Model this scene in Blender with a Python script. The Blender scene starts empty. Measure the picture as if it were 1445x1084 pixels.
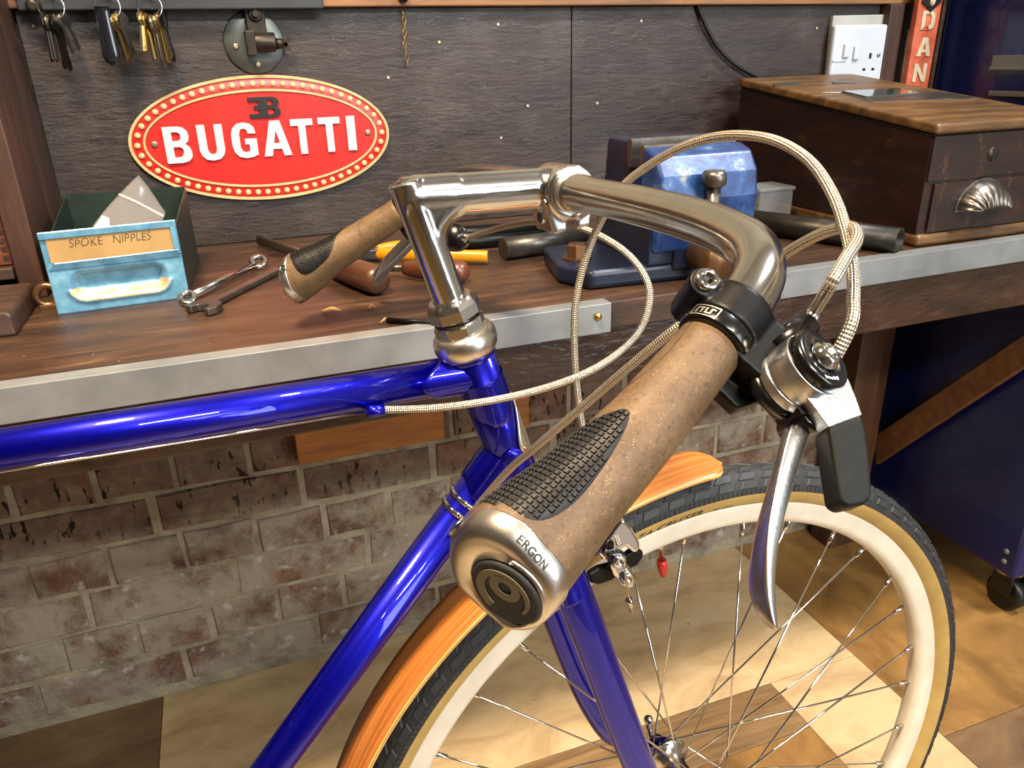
import bpy, math, random
import numpy as np
from mathutils import Matrix, Vector, noise

# ------------------------------------------------------------------ camera, world, lamps, exposure
F_PX, W_PX, H_PX = 1093.788, 1445.0, 1084.0
CAM = np.array([0.0, 0.0, 1026.75])                      # millimetres; floor is z = 0, wall runs along x
RW = np.array([[0.9378305, -0.1563178, 0.3099011],        # columns: camera right, down, forward
               [-0.3462079, -0.3575426, 0.8673543],
               [-0.0247800, -0.9207215, -0.3894328]])
scene = bpy.context.scene
COL = scene.collection
cam_data = bpy.data.cameras.new('camera')
cam_data.sensor_width = 36.0
cam_data.lens = F_PX / W_PX * 36.0
cam_data.clip_start = 0.02
cam = bpy.data.objects.new('camera', cam_data)
COL.objects.link(cam)
cam.matrix_world = Matrix([[RW[0, 0], -RW[0, 1], -RW[0, 2], CAM[0] / 1000],
                           [RW[1, 0], -RW[1, 1], -RW[1, 2], CAM[1] / 1000],
                           [RW[2, 0], -RW[2, 1], -RW[2, 2], CAM[2] / 1000],
                           [0, 0, 0, 1]])
scene.camera = cam

world = bpy.data.worlds.new('world')
scene.world = world
world.use_nodes = True
world.node_tree.nodes['Background'].inputs[0].default_value = (0.75, 0.85, 1.0, 1)
world.node_tree.nodes['Background'].inputs[1].default_value = 0.05

def lamp(name, loc, target, size, watts, color, shape='DISK', size_y=None, spread=math.pi):
    d = bpy.data.lights.new(name, 'AREA')
    d.shape = shape
    d.size = size
    if size_y: d.size_y = size_y
    d.energy = watts
    d.color = color
    d.spread = spread
    o = bpy.data.objects.new(name, d)
    COL.objects.link(o)
    o.location = loc
    o.rotation_euler = (Vector(target) - Vector(loc)).to_track_quat('-Z', 'Y').to_euler()
    return o
lamp('ceiling_lamp_cool', (1.35, 0.28, 2.30), (0.75, 0.75, 0.7), 0.20, 31, (0.97, 0.98, 1.0))
lamp('ceiling_lamp_warm', (-0.25, 0.22, 2.30), (0.0, 0.62, 0.8), 0.30, 15.5, (1.0, 0.76, 0.50), spread=math.radians(84))
# unseen overhead fill, added to brighten the floor under the bench
lamp('overhead_fill_light', (0.55, -1.55, 2.36), (0.55, 0.9, 0.2), 1.2, 52, (1.0, 0.95, 0.86), 'RECTANGLE', 0.14)
# broad soft fill added behind the camera to brighten wall and floor
lamp('front_fill_light', (1.70, -2.62, 1.20), (1.0, 0.0, 0.7), 1.8, 80, (0.90, 0.96, 1.0), 'RECTANGLE', 1.9)
scene.view_settings.view_transform = 'Standard'
scene.view_settings.look = 'None'
scene.view_settings.exposure = 0.34
scene.view_settings.gamma = 1.0
scene.view_settings.use_curve_mapping = False

# ------------------------------------------------------------------ measuring helpers (all in millimetres)
CENTRE = np.array([W_PX / 2, H_PX / 2])
def ray(px, py):
    return RW @ np.array([(px - CENTRE[0]) / F_PX, (py - CENTRE[1]) / F_PX, 1.0])
def atY(px, py, Y): d = ray(px, py); return CAM + d * (Y / d[1])
def atZ(px, py, Z): d = ray(px, py); return CAM + d * ((Z - CAM[2]) / d[2])
def atX(px, py, X): d = ray(px, py); return CAM + d * (X / d[0])
def atD(px, py, D): return CAM + ray(px, py) * D
# bicycle axes: FR = frame (x forward, y to its left, z up), SR = steered front end
FO = np.array([293.3413, 469.4983, 333.7467])
FR = np.array([[0.9993177, 0.0369293, 0.0005639], [-0.0369336, 0.9992012, 0.0152578], [0.0, -0.0152682, 0.9998834]])
SO = np.array([344.5167, 471.8061, 349.0])
SR = np.array([[0.9994165, -0.0341526, 0.0005935], [0.0341081, 0.9987489, 0.0365689], [-0.0018417, -0.0365274, 0.9993310]])
HEAD = math.radians(73.30)
RAKE = 53.45
def Sw(q): return SO + SR @ np.asarray(q, float)
def Fw(q): return FO + FR @ np.asarray(q, float)
def SP(px, py, y):
    d = ray(px, py); n = SR[:, 1]
    return CAM + d * (((SO - CAM) @ n + y) / (d @ n))
def FP(px, py, y):
    d = ray(px, py); n = FR[:, 1]
    return CAM + d * (((FO - CAM) @ n + y) / (d @ n))
def Sdir(v): return SR @ np.asarray(v, float)
AX_S = np.array([-math.cos(HEAD), 0, math.sin(HEAD)])
A_S = -np.array([math.sin(HEAD), 0, math.cos(HEAD)]) * RAKE
def axS(h): return Sw(A_S + AX_S * h)
def unit(v): v = np.asarray(v, float); return v / np.linalg.norm(v)
rng = random.Random(7)

# ------------------------------------------------------------------ mesh builder
class MB:
    def __init__(s): s.v = []; s.f = []; s.uv = {}; s.mi = {}; s.sm = {}; s.cur = 0; s.smooth = False
    def add(s, vs, fs, uvs=None, smooth=None):
        o = len(s.v); s.v += [tuple(map(float, q)) for q in vs]
        for k, f in enumerate(fs):
            i = len(s.f); s.f.append(tuple(o + j for j in f)); s.mi[i] = s.cur
            s.sm[i] = s.smooth if smooth is None else smooth
            if uvs: s.uv[i] = uvs[k]
        return s
    def box(s, c, size, R=None):
        c = np.asarray(c, float); h = np.asarray(size, float) / 2; R = np.eye(3) if R is None else R
        vs = [c + R @ (h * np.array(k)) for k in [(-1,-1,-1),(1,-1,-1),(1,1,-1),(-1,1,-1),(-1,-1,1),(1,-1,1),(1,1,1),(-1,1,1)]]
        return s.add(vs, [(3,2,1,0),(4,5,6,7),(0,1,5,4),(1,2,6,5),(2,3,7,6),(3,0,4,7)], smooth=False)
    def span(s, lo, hi):
        lo = np.asarray(lo, float); hi = np.asarray(hi, float); return s.box((lo + hi) / 2, hi - lo)
    def prism(s, poly, depth):          # poly: world points of the near face, depth: vector
        n = len(poly); a = [np.asarray(q, float) for q in poly]; d = np.asarray(depth, float)
        nrm = np.zeros(3)
        for i in range(n): nrm += np.cross(a[i], a[(i + 1) % n])
        vs = a + [q + d for q in a]
        top = tuple(range(n)); bot = tuple(range(2 * n - 1, n - 1, -1))
        sides = [(i, i + n, (i + 1) % n + n, (i + 1) % n) for i in range(n)]
        if nrm @ d > 0:
            top = top[::-1]; bot = bot[::-1]; sides = [q[::-1] for q in sides]
        return s.add(vs, [top, bot] + sides, smooth=False)
    def tube(s, pts, r, seg=12, caps=True, up=None, closed=False, smooth=True, flat=None):
        pts = [np.asarray(q, float) for q in pts]; n = len(pts)
        rr = r if hasattr(r, '__len__') else [r] * n
        T = []
        for i in range(n):
            a = pts[(i - 1) % n] if (closed or i > 0) else pts[0]
            b = pts[(i + 1) % n] if (closed or i < n - 1) else pts[-1]
            T.append(unit(b - a))
        u = np.asarray(up, float) if up is not None else (np.array([0, 0, 1.0]) if abs(T[0][2]) < .9 else np.array([1.0, 0, 0]))
        vs = []; L = 0; Ls = []
        for i in range(n):
            if up is not None: u = np.asarray(up, float)
            u = unit(u - T[i] * (u @ T[i])); w = np.cross(T[i], u)
            if i: L += np.linalg.norm(pts[i] - pts[i - 1])
            Ls.append(L)
            ra, rb = (rr[i] if hasattr(rr[i], '__len__') else (rr[i], rr[i]))
            for k in range(seg):
                a = 2 * math.pi * k / seg
                vs.append(pts[i] + u * (math.cos(a) * ra) + w * (math.sin(a) * rb))
        fs = []; uvs = []
        m = n if closed else n - 1
        for i in range(m):
            j = (i + 1) % n
            for k in range(seg):
                k2 = (k + 1) % seg
                fs.append((i*seg+k, i*seg+k2, j*seg+k2, j*seg+k))
                l2 = Ls[i + 1] if i + 1 < n else Ls[i] + np.linalg.norm(pts[0] - pts[-1])
                uvs.append([(k/seg, Ls[i]/1000), ((k+1)/seg, Ls[i]/1000), ((k+1)/seg, l2/1000), (k/seg, l2/1000)])
        s.add(vs, fs, uvs, smooth=smooth)
        if caps and not closed:
            o = len(s.v) - len(vs)
            for ring in (tuple(o + k for k in range(seg))[::-1], tuple(o + (n-1)*seg + k for k in range(seg))):
                i = len(s.f); s.f.append(ring); s.mi[i] = s.cur; s.sm[i] = False
        return s
    def lathe(s, prof, org, axis, seg=32, smooth=True, ref=None, sides=None):   # prof: (h, r); sides: flats per row (hexagons)
        axis = unit(axis); org = np.asarray(org, float)
        ref = np.asarray(ref, float) if ref is not None else (np.array([0, 0, 1.0]) if abs(axis[2]) < .9 else np.array([1.0, 0, 0]))
        u = unit(ref - axis * (ref @ axis)); w = np.cross(axis, u); vs = []; fs = []
        n = len(prof)
        for i, pr in enumerate(prof):
            h, r = pr[0], pr[1]; hexa = pr[2] if len(pr) > 2 else 0
            for k in range(seg):
                a = 2 * math.pi * k / seg; q = r
                if hexa:
                    st = 2 * math.pi / hexa; q = r * math.cos(st / 2) / math.cos((a % st) - st / 2)
                vs.append(org + axis * h + u * (q * math.cos(a)) + w * (q * math.sin(a)))
        for i in range(n - 1):
            for k in range(seg):
                k2 = (k + 1) % seg
                fs.append((i*seg+k, i*seg+k2, (i+1)*seg+k2, (i+1)*seg+k))
        s.add(vs, fs, smooth=smooth)
        o = len(s.v) - len(vs)
        for ring, pr in ((tuple(o + k for k in range(seg))[::-1], prof[0]), (tuple(o + (n-1)*seg + k for k in range(seg)), prof[-1])):
            if pr[1] > 1e-6:
                i = len(s.f); s.f.append(ring); s.mi[i] = s.cur; s.sm[i] = False
        return s
    def ball(s, c, r, seg=14, rings=8, sc=(1, 1, 1), R=None):
        prof = []; vs = []; fs = []; R = np.eye(3) if R is None else R
        c = np.asarray(c, float)
        for i in range(rings + 1):
            t = math.pi * i / rings
            for k in range(seg):
                a = 2 * math.pi * k / seg
                vs.append(c + R @ (np.array([math.sin(t)*math.cos(a)*sc[0], math.sin(t)*math.sin(a)*sc[1], -math.cos(t)*sc[2]]) * r))
        for i in range(rings):
            for k in range(seg):
                k2 = (k + 1) % seg
                fs.append((i*seg+k, i*seg+k2, (i+1)*seg+k2, (i+1)*seg+k))
        return s.add(vs, fs, smooth=True)
    def grid(s, rows, smooth=True, close_u=False, flip=False):   # rows: list of equal-length point lists
        n = len(rows); m = len(rows[0]); vs = [q for r in rows for q in r]; fs = []; uvs = []
        for i in range(n - 1):
            for k in range(m if close_u else m - 1):
                k2 = (k + 1) % m
                f = (i*m+k, i*m+k2, (i+1)*m+k2, (i+1)*m+k)
                fs.append(f[::-1] if flip else f)
        return s.add(vs, fs, smooth=smooth)

MESH_ORG = {}
def mesh_of(mb, name, mats, org):
    me = bpy.data.meshes.new(name)
    org = np.asarray(org, float)
    me.from_pydata([tuple((np.array(q) - org) / 1000.0) for q in mb.v], [], mb.f)
    for m in mats: me.materials.append(m)
    me.polygons.foreach_set('material_index', [mb.mi[i] for i in range(len(mb.f))])
    me.polygons.foreach_set('use_smooth', [bool(mb.sm[i]) for i in range(len(mb.f))])
    if mb.uv:
        lay = me.uv_layers.new(name='UVMap')
        for i, uvs in mb.uv.items():
            p = me.polygons[i]
            for k, li in enumerate(p.loop_indices): lay.data[li].uv = uvs[k]
    me.update()
    return me
def put(name, mb, mat, parent=None, org=None, bevel=0, bseg=2, angle=35):
    """one mesh object; verts are world millimetres"""
    mats = mat if isinstance(mat, (list, tuple)) else [mat]
    if parent is not None: org = MESH_ORG[parent.name]
    elif org is None:
        a = np.array(mb.v); org = np.array([(a[:, 0].min() + a[:, 0].max()) / 2, (a[:, 1].min() + a[:, 1].max()) / 2, a[:, 2].min()])
    me = mesh_of(mb, name, mats, org)
    o = bpy.data.objects.new(name, me); COL.objects.link(o)
    if parent is not None: o.parent = parent
    else: o.location = tuple(np.asarray(org) / 1000)
    MESH_ORG[o.name] = np.asarray(org, float)
    if bevel:
        b = o.modifiers.new('bevel', 'BEVEL'); b.width = bevel / 1000; b.segments = bseg; b.limit_method = 'ANGLE'
        b.angle_limit = math.radians(angle); b.harden_normals = False
    return o
def tag(o, label=None, cat=None, group=None, kind=None):
    if label: o['label'] = label
    if cat: o['category'] = cat
    if group: o['group'] = group
    if kind: o['kind'] = kind
    return o
def thing(name, loc, label, cat, group=None):
    o = bpy.data.objects.new(name, None); COL.objects.link(o)
    o.empty_display_size = 0.03
    o.location = tuple(np.asarray(loc, float) / 1000); MESH_ORG[o.name] = np.asarray(loc, float)
    return tag(o, label, cat, group)
def fused(name, mb, mat, parent, voxel=0.8, smooth=6, org=None):
    """pieces melted into one cast body: voxel remesh and smoothing, evaluated to a plain mesh"""
    org = MESH_ORG[parent.name] if parent is not None else np.asarray(org, float)
    me = mesh_of(mb, name, [mat], org)
    t = bpy.data.objects.new('tmp', me); COL.objects.link(t)
    r = t.modifiers.new('r', 'REMESH'); r.mode = 'VOXEL'; r.voxel_size = voxel / 1000
    if smooth:
        sm = t.modifiers.new('s', 'SMOOTH'); sm.factor = 0.5; sm.iterations = smooth
    dg = bpy.context.evaluated_depsgraph_get()
    me2 = bpy.data.meshes.new_from_object(t.evaluated_get(dg)); me2.name = name
    bpy.data.objects.remove(t); bpy.data.meshes.remove(me)
    me2.materials.clear(); me2.materials.append(mat)
    me2.polygons.foreach_set('use_smooth', [True] * len(me2.polygons))
    o = bpy.data.objects.new(name, me2); COL.objects.link(o)
    if parent is not None: o.parent = parent
    else: o.location = tuple(org / 1000)
    MESH_ORG[o.name] = org
    return o
def curve(pts, n=10, closed=False):
    """Catmull-Rom through points"""
    P = [np.asarray(q, float) for q in pts]; out = []
    m = len(P)
    for i in range(m if closed else m - 1):
        if closed: a, b, c, d = P[i-1], P[i], P[(i+1) % m], P[(i+2) % m]
        else: a, b, c, d = P[max(i-1, 0)], P[i], P[i+1], P[min(i+2, m-1)]
        for k in range(n):
            t = k / n
            out.append(0.5 * ((2*b) + (-a+c)*t + (2*a-5*b+4*c-d)*t*t + (-a+3*b-3*c+d)*t**3))
    if not closed: out.append(P[-1])
    return out
def lerp_table(tab, x):
    xs = [q[0] for q in tab]
    return float(np.interp(x, xs, [q[1] for q in tab]))
def text_shape(body, bold=0.0, shear=0.0):
    """flat outline mesh of lettering: (verts2d, faces), height about 0.7 per unit size, left at x = 0"""
    c = bpy.data.curves.new('txt', 'FONT'); c.body = body; c.size = 1.0; c.offset = bold; c.shear = shear
    c.resolution_u = 3; c.fill_mode = 'FRONT'
    o = bpy.data.objects.new('txt', c); COL.objects.link(o)
    dg = bpy.context.evaluated_depsgraph_get(); dg.update()
    me = bpy.data.meshes.new_from_object(o.evaluated_get(dg))
    v = np.array([q.co[:2] for q in me.vertices]) if len(me.vertices) else np.zeros((0, 2))
    f = [tuple(p.vertices) for p in me.polygons]
    bpy.data.objects.remove(o); bpy.data.curves.remove(c); bpy.data.meshes.remove(me)
    return v, f
def letters(mb, body, place, width=None, height=None, bold=0.0, shear=0.0, shape=None):
    """place(x, y) -> world point; lettering is scaled to width x height with origin at lower left"""
    v, f = shape if shape else text_shape(body, bold, shear)
    lo = v.min(0); sz = v.max(0) - lo
    sx = width / sz[0] if width else height / sz[1]; sy = height / sz[1] if height else sx
    mb.add([place((q[0] - lo[0]) * sx, (q[1] - lo[1]) * sy) for q in v], f, smooth=False)
    return mb

# ------------------------------------------------------------------ materials
def lin(c):
    if isinstance(c, str): c = tuple(int(c[i:i+2], 16) / 255 for i in (0, 2, 4))
    return tuple((x / 12.92 if x <= .04045 else ((x + .055) / 1.055) ** 2.4) for x in c[:3]) + (1.0,)
class Nodes:
    def __init__(s, name):
        s.m = bpy.data.materials.new(name); s.m.use_nodes = True; s.t = s.m.node_tree; s.b = s.t.nodes['Principled BSDF']
    def n(s, typ, **kw):
        q = s.t.nodes.new(typ)
        for k, v in kw.items(): setattr(q, k, v)
        return q
    def l(s, a, b): s.t.links.new(a, b)
    def coord(s, kind='Object', scale=(1, 1, 1), rot=(0, 0, 0)):
        tc = s.n('ShaderNodeTexCoord'); mp = s.n('ShaderNodeMapping'); mp.inputs['Scale'].default_value = scale; mp.inputs['Rotation'].default_value = rot
        s.l(tc.outputs[kind], mp.inputs['Vector']); return mp.outputs[0]
    def noise(s, vec, scale=5, detail=5, rough=.55, dist=0):
        q = s.n('ShaderNodeTexNoise'); q.inputs['Scale'].default_value = scale; q.inputs['Detail'].default_value = detail
        q.inputs['Roughness'].default_value = rough; q.inputs['Distortion'].default_value = dist
        s.l(vec, q.inputs['Vector']); return q.outputs['Fac']
    def ramp(s, fac, stops, interp='LINEAR'):
        r = s.n('ShaderNodeValToRGB'); r.color_ramp.interpolation = interp; e = r.color_ramp.elements
        while len(e) < len(stops): e.new(0.5)
        for k, (p, c) in enumerate(stops):
            e[k].position = p; e[k].color = lin(c) if not isinstance(c, (int, float)) else (c, c, c, 1)
        s.l(fac, r.inputs[0]); return r.outputs[0]
    def mix(s, fac, a, b, mode='MIX'):
        q = s.n('ShaderNodeMix', data_type='RGBA', blend_type=mode)
        for sock, val in ((q.inputs[0], fac), (q.inputs[6], a), (q.inputs[7], b)):
            if hasattr(val, 'links') or hasattr(val, 'is_linked'): s.l(val, sock)
            elif isinstance(val, (int, float)): sock.default_value = val
            else: sock.default_value = lin(val)
        return q.outputs[2]
    def math(s, op, a, b=None, clamp=False):
        q = s.n('ShaderNodeMath', operation=op, use_clamp=clamp)
        for k, v in enumerate((a, b)):
            if v is None: continue
            if isinstance(v, (int, float)): q.inputs[k].default_value = v
            else: s.l(v, q.inputs[k])
        return q.outputs[0]
    def bump(s, h, strength=.3, dist=.001, prev=None):
        q = s.n('ShaderNodeBump'); q.inputs['Strength'].default_value = strength; q.inputs['Distance'].default_value = dist
        s.l(h, q.inputs['Height'])
        if prev is not None: s.l(prev, q.inputs['Normal'])
        s.l(q.outputs[0], s.b.inputs['Normal']); return q.outputs[0]
    def set(s, **kw):
        names = dict(color='Base Color', rough='Roughness', metal='Metallic', coat='Coat Weight', coat_rough='Coat Roughness', spec='Specular IOR Level',
                     trans='Transmission Weight', ior='IOR', alpha='Alpha', sheen='Sheen Weight', aniso='Anisotropic')
        for k, v in kw.items():
            i = s.b.inputs[names[k]]
            if isinstance(v, (str, tuple)): i.default_value = lin(v)
            elif isinstance(v, (int, float)): i.default_value = v
            else: s.l(v, i)
        return s
def plain(name, color, rough=.5, metal=0, **kw): return Nodes(name).set(color=color, rough=rough, metal=metal, **kw).m
def mottled(name, stops, scale=8, rough=.5, metal=0, bump=0, bdist=.001, bscale=None, stretch=(1, 1, 1), detail=6, kind='Object', rvar=0, **kw):
    N = Nodes(name); v = N.coord(kind, stretch); f = N.noise(v, scale, detail, .6)
    N.set(color=N.ramp(f, stops), metal=metal, **kw)
    if rvar: N.set(rough=N.math('ADD', N.math('MULTIPLY', N.noise(v, scale * 1.7, 4), rvar), rough - rvar / 2, True))
    else: N.set(rough=rough)
    if bump: N.bump(N.noise(v, bscale or scale * 4, 4), bump, bdist)
    return N.m

def braid_mat(name, c1, c2):
    N = Nodes(name)
    tc = N.n('ShaderNodeTexCoord'); sp = N.n('ShaderNodeSeparateXYZ'); N.l(tc.outputs['UV'], sp.inputs[0])
    a = N.math('MULTIPLY', sp.outputs[0], 2 * math.pi * 6); b = N.math('MULTIPLY', sp.outputs[1], 2 * math.pi * 330)
    s1 = N.math('SINE', N.math('ADD', a, b)); s2 = N.math('SINE', N.math('SUBTRACT', a, b))
    h = N.math('ADD', N.math('MULTIPLY', N.math('MULTIPLY', s1, s2), .5), .5)
    N.set(color=N.ramp(h, [(0, c2), (.55, c1), (1, c1)]), metal=.85, rough=.34)
    N.bump(h, .8, .0007)
    return N.m
M = {}
M['steel'] = mottled('polished_steel', [(.3, 'b4b2ae'), (.7, 'c8c6c2')], 40, .17, 1)
M['stem_alloy'] = mottled('polished_alloy', [(.3, 'c2c2c2'), (.7, 'd2d2d2')], 30, .14, 1)
M['bar_alloy'] = mottled('satin_alloy', [(.3, 'b8b4ae'), (.7, 'c6c2bc')], 60, .17, 1, bump=.03, bscale=500)
M['brushed'] = mottled('brushed_alloy', [(.3, 'c2beb8'), (.7, 'd2cec8')], 60, .3, 1, bump=.05, bscale=900)
M['satin'] = mottled('satin_alloy_blade', [(.3, 'c4c6c8'), (.7, 'd4d6d8')], 200, .27, 1, bump=.12, bscale=900)
M['nut_alloy'] = mottled('lock_nut_alloy', [(.3, 'c8c6c2'), (.7, 'd6d4d0')], 60, .22, 1)
M['chrome'] = plain('chrome', 'd8d8d6', .07, 1)
M['blue'] = Nodes('blue_metallic_paint').set(color=(0.0, 0.0, 0.60), rough=.32, metal=.8, coat=.7, coat_rough=.03).m
M['black_gloss'] = plain('black_anodised', '060607', .22, 0, coat=.25)
M['black_matt'] = plain('black_plastic', '060607', .42, spec=.2)
M['rubber'] = mottled('black_rubber', [(.3, '1d1f20'), (.7, '292b2c')], 300, .62, bump=.2, bscale=1500)
M['paddle'] = mottled('shifter_rubber', [(.3, '0b0d0c'), (.7, '131514')], 300, .55, spec=.18)
M['tyre'] = mottled('tyre_rubber', [(.3, '141617'), (.7, '1f2223')], 90, .62, bump=.25, bscale=900)
M['tread'] = mottled('tread_rubber', [(.3, '191b1d'), (.7, '2a2d2f')], 90, .58, bump=.2, bscale=900)
M['gum'] = mottled('gum_sidewall', [(.3, '9c8046'), (.7, 'ad9154')], 40, .6, bump=.2, bscale=1200)
M['rim'] = mottled('cream_rim', [(.3, 'c8bfae'), (.7, 'd8d0c1')], 30, .42)
M['wire'] = braid_mat('braided_housing', 'cfc6b4', '4a4540')
M['red'] = plain('red_plastic', 'b5241c', .4)
M['brass'] = mottled('brass', [(.3, 'b48a3c'), (.7, 'c79f55')], 60, .3, 1)
M['badge'] = mottled('badge_metal', [(.3, 'b9b7a2'), (.7, 'd6d4c2')], 60, .35, .9)
M['copper'] = plain('copper_rivet', 'c07a55', .3, 1)
M['ink'] = plain('black_ink', '0c0c0c', .6)
M['white_ink'] = plain('white_print', 'e6e6e2', .5)
M['plug_print'] = plain('olive_print', '6a5f48', .6)
M['pad'] = plain('grip_pad_rubber', '0f0d0b', .48, spec=.35)
def cork():
    N = Nodes('cork_composite'); v = N.coord()
    base = N.ramp(N.noise(v, 60, 5), [(.3, '503c26'), (.7, '685239')])
    sp = N.n('ShaderNodeTexVoronoi'); sp.inputs['Scale'].default_value = 1150; N.l(v, sp.inputs['Vector'])
    fl = N.ramp(sp.outputs['Distance'], [(0, 1.0), (.22, 1.0), (.36, 0.0), (1, 0.0)])
    pick = N.ramp(N.noise(v, 330, 3), [(.48, 0.0), (.62, .6)])
    dark = N.ramp(N.noise(v, 480, 3), [(.3, .55), (.45, 0.0)])
    c = N.mix(dark, base, '35261a'); c = N.mix(N.math('MULTIPLY', fl, pick), c, '96805e')
    N.set(color=c, rough=.55, spec=.4); N.bump(N.noise(v, 600, 3), .25, .0004)
    return N.m
M['cork'] = cork()
def bamboo():
    N = Nodes('bamboo_veneer'); v = N.coord('UV', (90, 2.2, 1)); f = N.noise(v, 3, 5, .6)
    g = N.ramp(f, [(.3, '884b1c'), (.5, 'a8662b'), (.7, 'bd7f42')])
    N.set(color=g, rough=.38, coat=.3, coat_rough=.25)
    return N.m
M['bamboo'] = bamboo()
M['bamboo_edge'] = mottled('bamboo_edge', [(.3, 'c99a55'), (.7, 'deb873')], 50, .45)
# timber and walls
def timber(name, a, b, c, stretch=(1.2, 14, 14), scale=4, rough=.5, bump=.15, coat=0, bd=.001):
    N = Nodes(name); v = N.coord('Object', stretch); f = N.noise(v, scale, 7, .65, .4)
    N.set(color=N.ramp(f, [(.28, a), (.5, b), (.74, c)]), rough=rough, coat=coat); N.bump(f, bump, bd); return N.m
def bench_mat():
    N = Nodes('bench_top_timber'); v = N.coord('Object', (1.5, 9, 9)); w = N.coord()
    f = N.noise(v, 4, 8, .68, .5)
    c = N.ramp(f, [(.3, '1a110c'), (.48, '301f15'), (.62, '463020'), (.78, '7a5c3c')])
    worn = N.ramp(N.noise(w, 5, 6), [(.5, 0.0), (.72, .55)]); c = N.mix(worn, c, '503824')
    speck = N.ramp(N.noise(w, 240, 2), [(.72, 0.0), (.76, .8)]); c = N.mix(speck, c, 'a98a66')
    N.set(color=c, rough=.46); N.bump(f, .3, .0015); return N.m
M['bench'] = bench_mat()
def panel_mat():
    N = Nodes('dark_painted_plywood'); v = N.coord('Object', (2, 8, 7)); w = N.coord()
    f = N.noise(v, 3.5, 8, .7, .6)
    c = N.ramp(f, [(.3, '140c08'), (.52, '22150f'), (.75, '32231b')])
    sc = N.ramp(N.noise(w, 7, 7, .7), [(.5, 0.0), (.68, .36)]); c = N.mix(sc, c, '544b48')  # grey scuffs, strengthened to paint in some of the panel's light sheen
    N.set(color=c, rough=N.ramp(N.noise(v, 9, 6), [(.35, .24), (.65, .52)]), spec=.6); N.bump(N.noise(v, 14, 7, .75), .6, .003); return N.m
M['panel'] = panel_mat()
M['apron'] = mottled('varnished_apron', [(.3, '1f130c'), (.6, '38241a'), (.8, '4c3427')], 30, .3, bump=.75, bdist=.002, bscale=90, stretch=(.6, 1, 1.5), coat=.3)
M['post'] = timber('post_timber', '281812', '3a251c', '523629', (10, 10, 1.2))
M['rail'] = timber('rail_timber', '4f3320', '76512f', '94693f', rough=.55)
M['leg'] = timber('leg_timber', '2b190f', '452b1a', '5c3c25', (12, 12, 1.2))
M['brace'] = timber('brace_timber', '4a2d17', '6b4524', '84592f', (3, 12, 12))
M['block'] = timber('block_timber', '6e3f17', '93591f', 'a86c2c', (2, 14, 14))
M['dark_wood'] = timber('dark_block_timber', '1f1410', '35251d', '4a372c')
M['box_wood'] = timber('box_timber', '4a2517', '6d3a22', '875032')
def till_mat(name, a, b, c, d):
    N = Nodes(name); v = N.coord('Object', (3, 3, 14)); w = N.coord('Object', (6, 1, 3))
    f = N.noise(v, 4, 7, .65, .5); col = N.ramp(f, [(.3, a), (.55, b), (.78, c)])
    worn = N.ramp(N.noise(w, 9, 8, .75, .3), [(.56, 0.0), (.7, .8)]); col = N.mix(worn, col, d)
    N.set(color=col, rough=.4, coat=.15); N.bump(f, .15, .001); return N.m
M['till'] = till_mat('till_body_timber', '100704', '200d07', '30170d', '58381c')
M['till_lid'] = timber('till_lid_timber', '2f1f10', '543b1f', '785a32', (2, 12, 12), rough=.42)
M['alu'] = mottled('aluminium_angle', [(.3, '75797c'), (.7, '94989a')], 14, .42, .5, rvar=.2, bump=.08, bscale=200)
def brick_mat():
    N = Nodes('old_brick'); w = N.coord('Object', (1, 1, 1))
    oi = N.n('ShaderNodeObjectInfo'); geo = N.n('ShaderNodeNewGeometry'); sp = N.n('ShaderNodeSeparateXYZ'); N.l(geo.outputs['Position'], sp.inputs[0])
    base = N.ramp(oi.outputs['Random'], [(0, '5f4036'), (.25, '74513f'), (.5, '645046'), (.75, '7a5644'), (1, '664235')])
    P = geo.outputs['Position']
    var = N.ramp(N.noise(P, 26, 6, .7), [(.32, '3a2a24'), (.5, '6e5648'), (.68, '9a826e')]); base = N.mix(.55, base, var)
    low = N.math('SUBTRACT', 1.0, N.math('MULTIPLY', N.math('SUBTRACT', sp.outputs[2], .30), 14.0), True); low = N.math('MAXIMUM', low, 0.0)
    wash = N.ramp(N.noise(P, 9, 7, .72), [(.4, 0.0), (.56, .9)])
    amt = N.math('MULTIPLY', wash, N.math('ADD', N.math('MULTIPLY', low, .85), .2), True)
    c = N.mix(amt, base, '9a9282')
    mpp = N.n('ShaderNodeMapping'); mpp.inputs['Scale'].default_value = (1, 1, .38); N.l(P, mpp.inputs['Vector'])
    spots = N.ramp(N.noise(mpp.outputs[0], 75, 4), [(.6, 0.0), (.64, .95)])
    hi = N.math('MULTIPLY', spots, N.math('SUBTRACT', 1.0, low, True)); c = N.mix(hi, c, '15110f')
    white = N.ramp(N.noise(P, 30, 5), [(.6, 0.0), (.68, .75)]); c = N.mix(N.math('MULTIPLY', white, low), c, 'b7b3ab')
    N.set(color=c, rough=.85, spec=.25); N.bump(N.noise(P, 70, 8, .75), .8, .006); return N.m
M['brick'] = brick_mat()
def mortar_mat():
    N = Nodes('lime_mortar'); geo = N.n('ShaderNodeNewGeometry'); P = geo.outputs['Position']
    c = N.ramp(N.noise(P, 16, 6, .7), [(.3, '6a6050'), (.45, '8d836e'), (.6, 'a39a86'), (.72, 'b09c70')])
    N.set(color=c, rough=.9); N.bump(N.noise(P, 90, 7, .7), .9, .006); return N.m
M['mortar'] = mortar_mat()
M['plaster'] = mottled('painted_plaster', [(.3, '8a8378'), (.7, '9d968b')], 4, .8)
M['ceiling'] = mottled('ceiling_paint', [(.3, 'a8a296'), (.7, 'b8b2a6')], 4, .85)
M['garage_wood'] = timber('garage_boarding', '4a382a', '63503e', '7a6550', (10, 10, 1))
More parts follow.
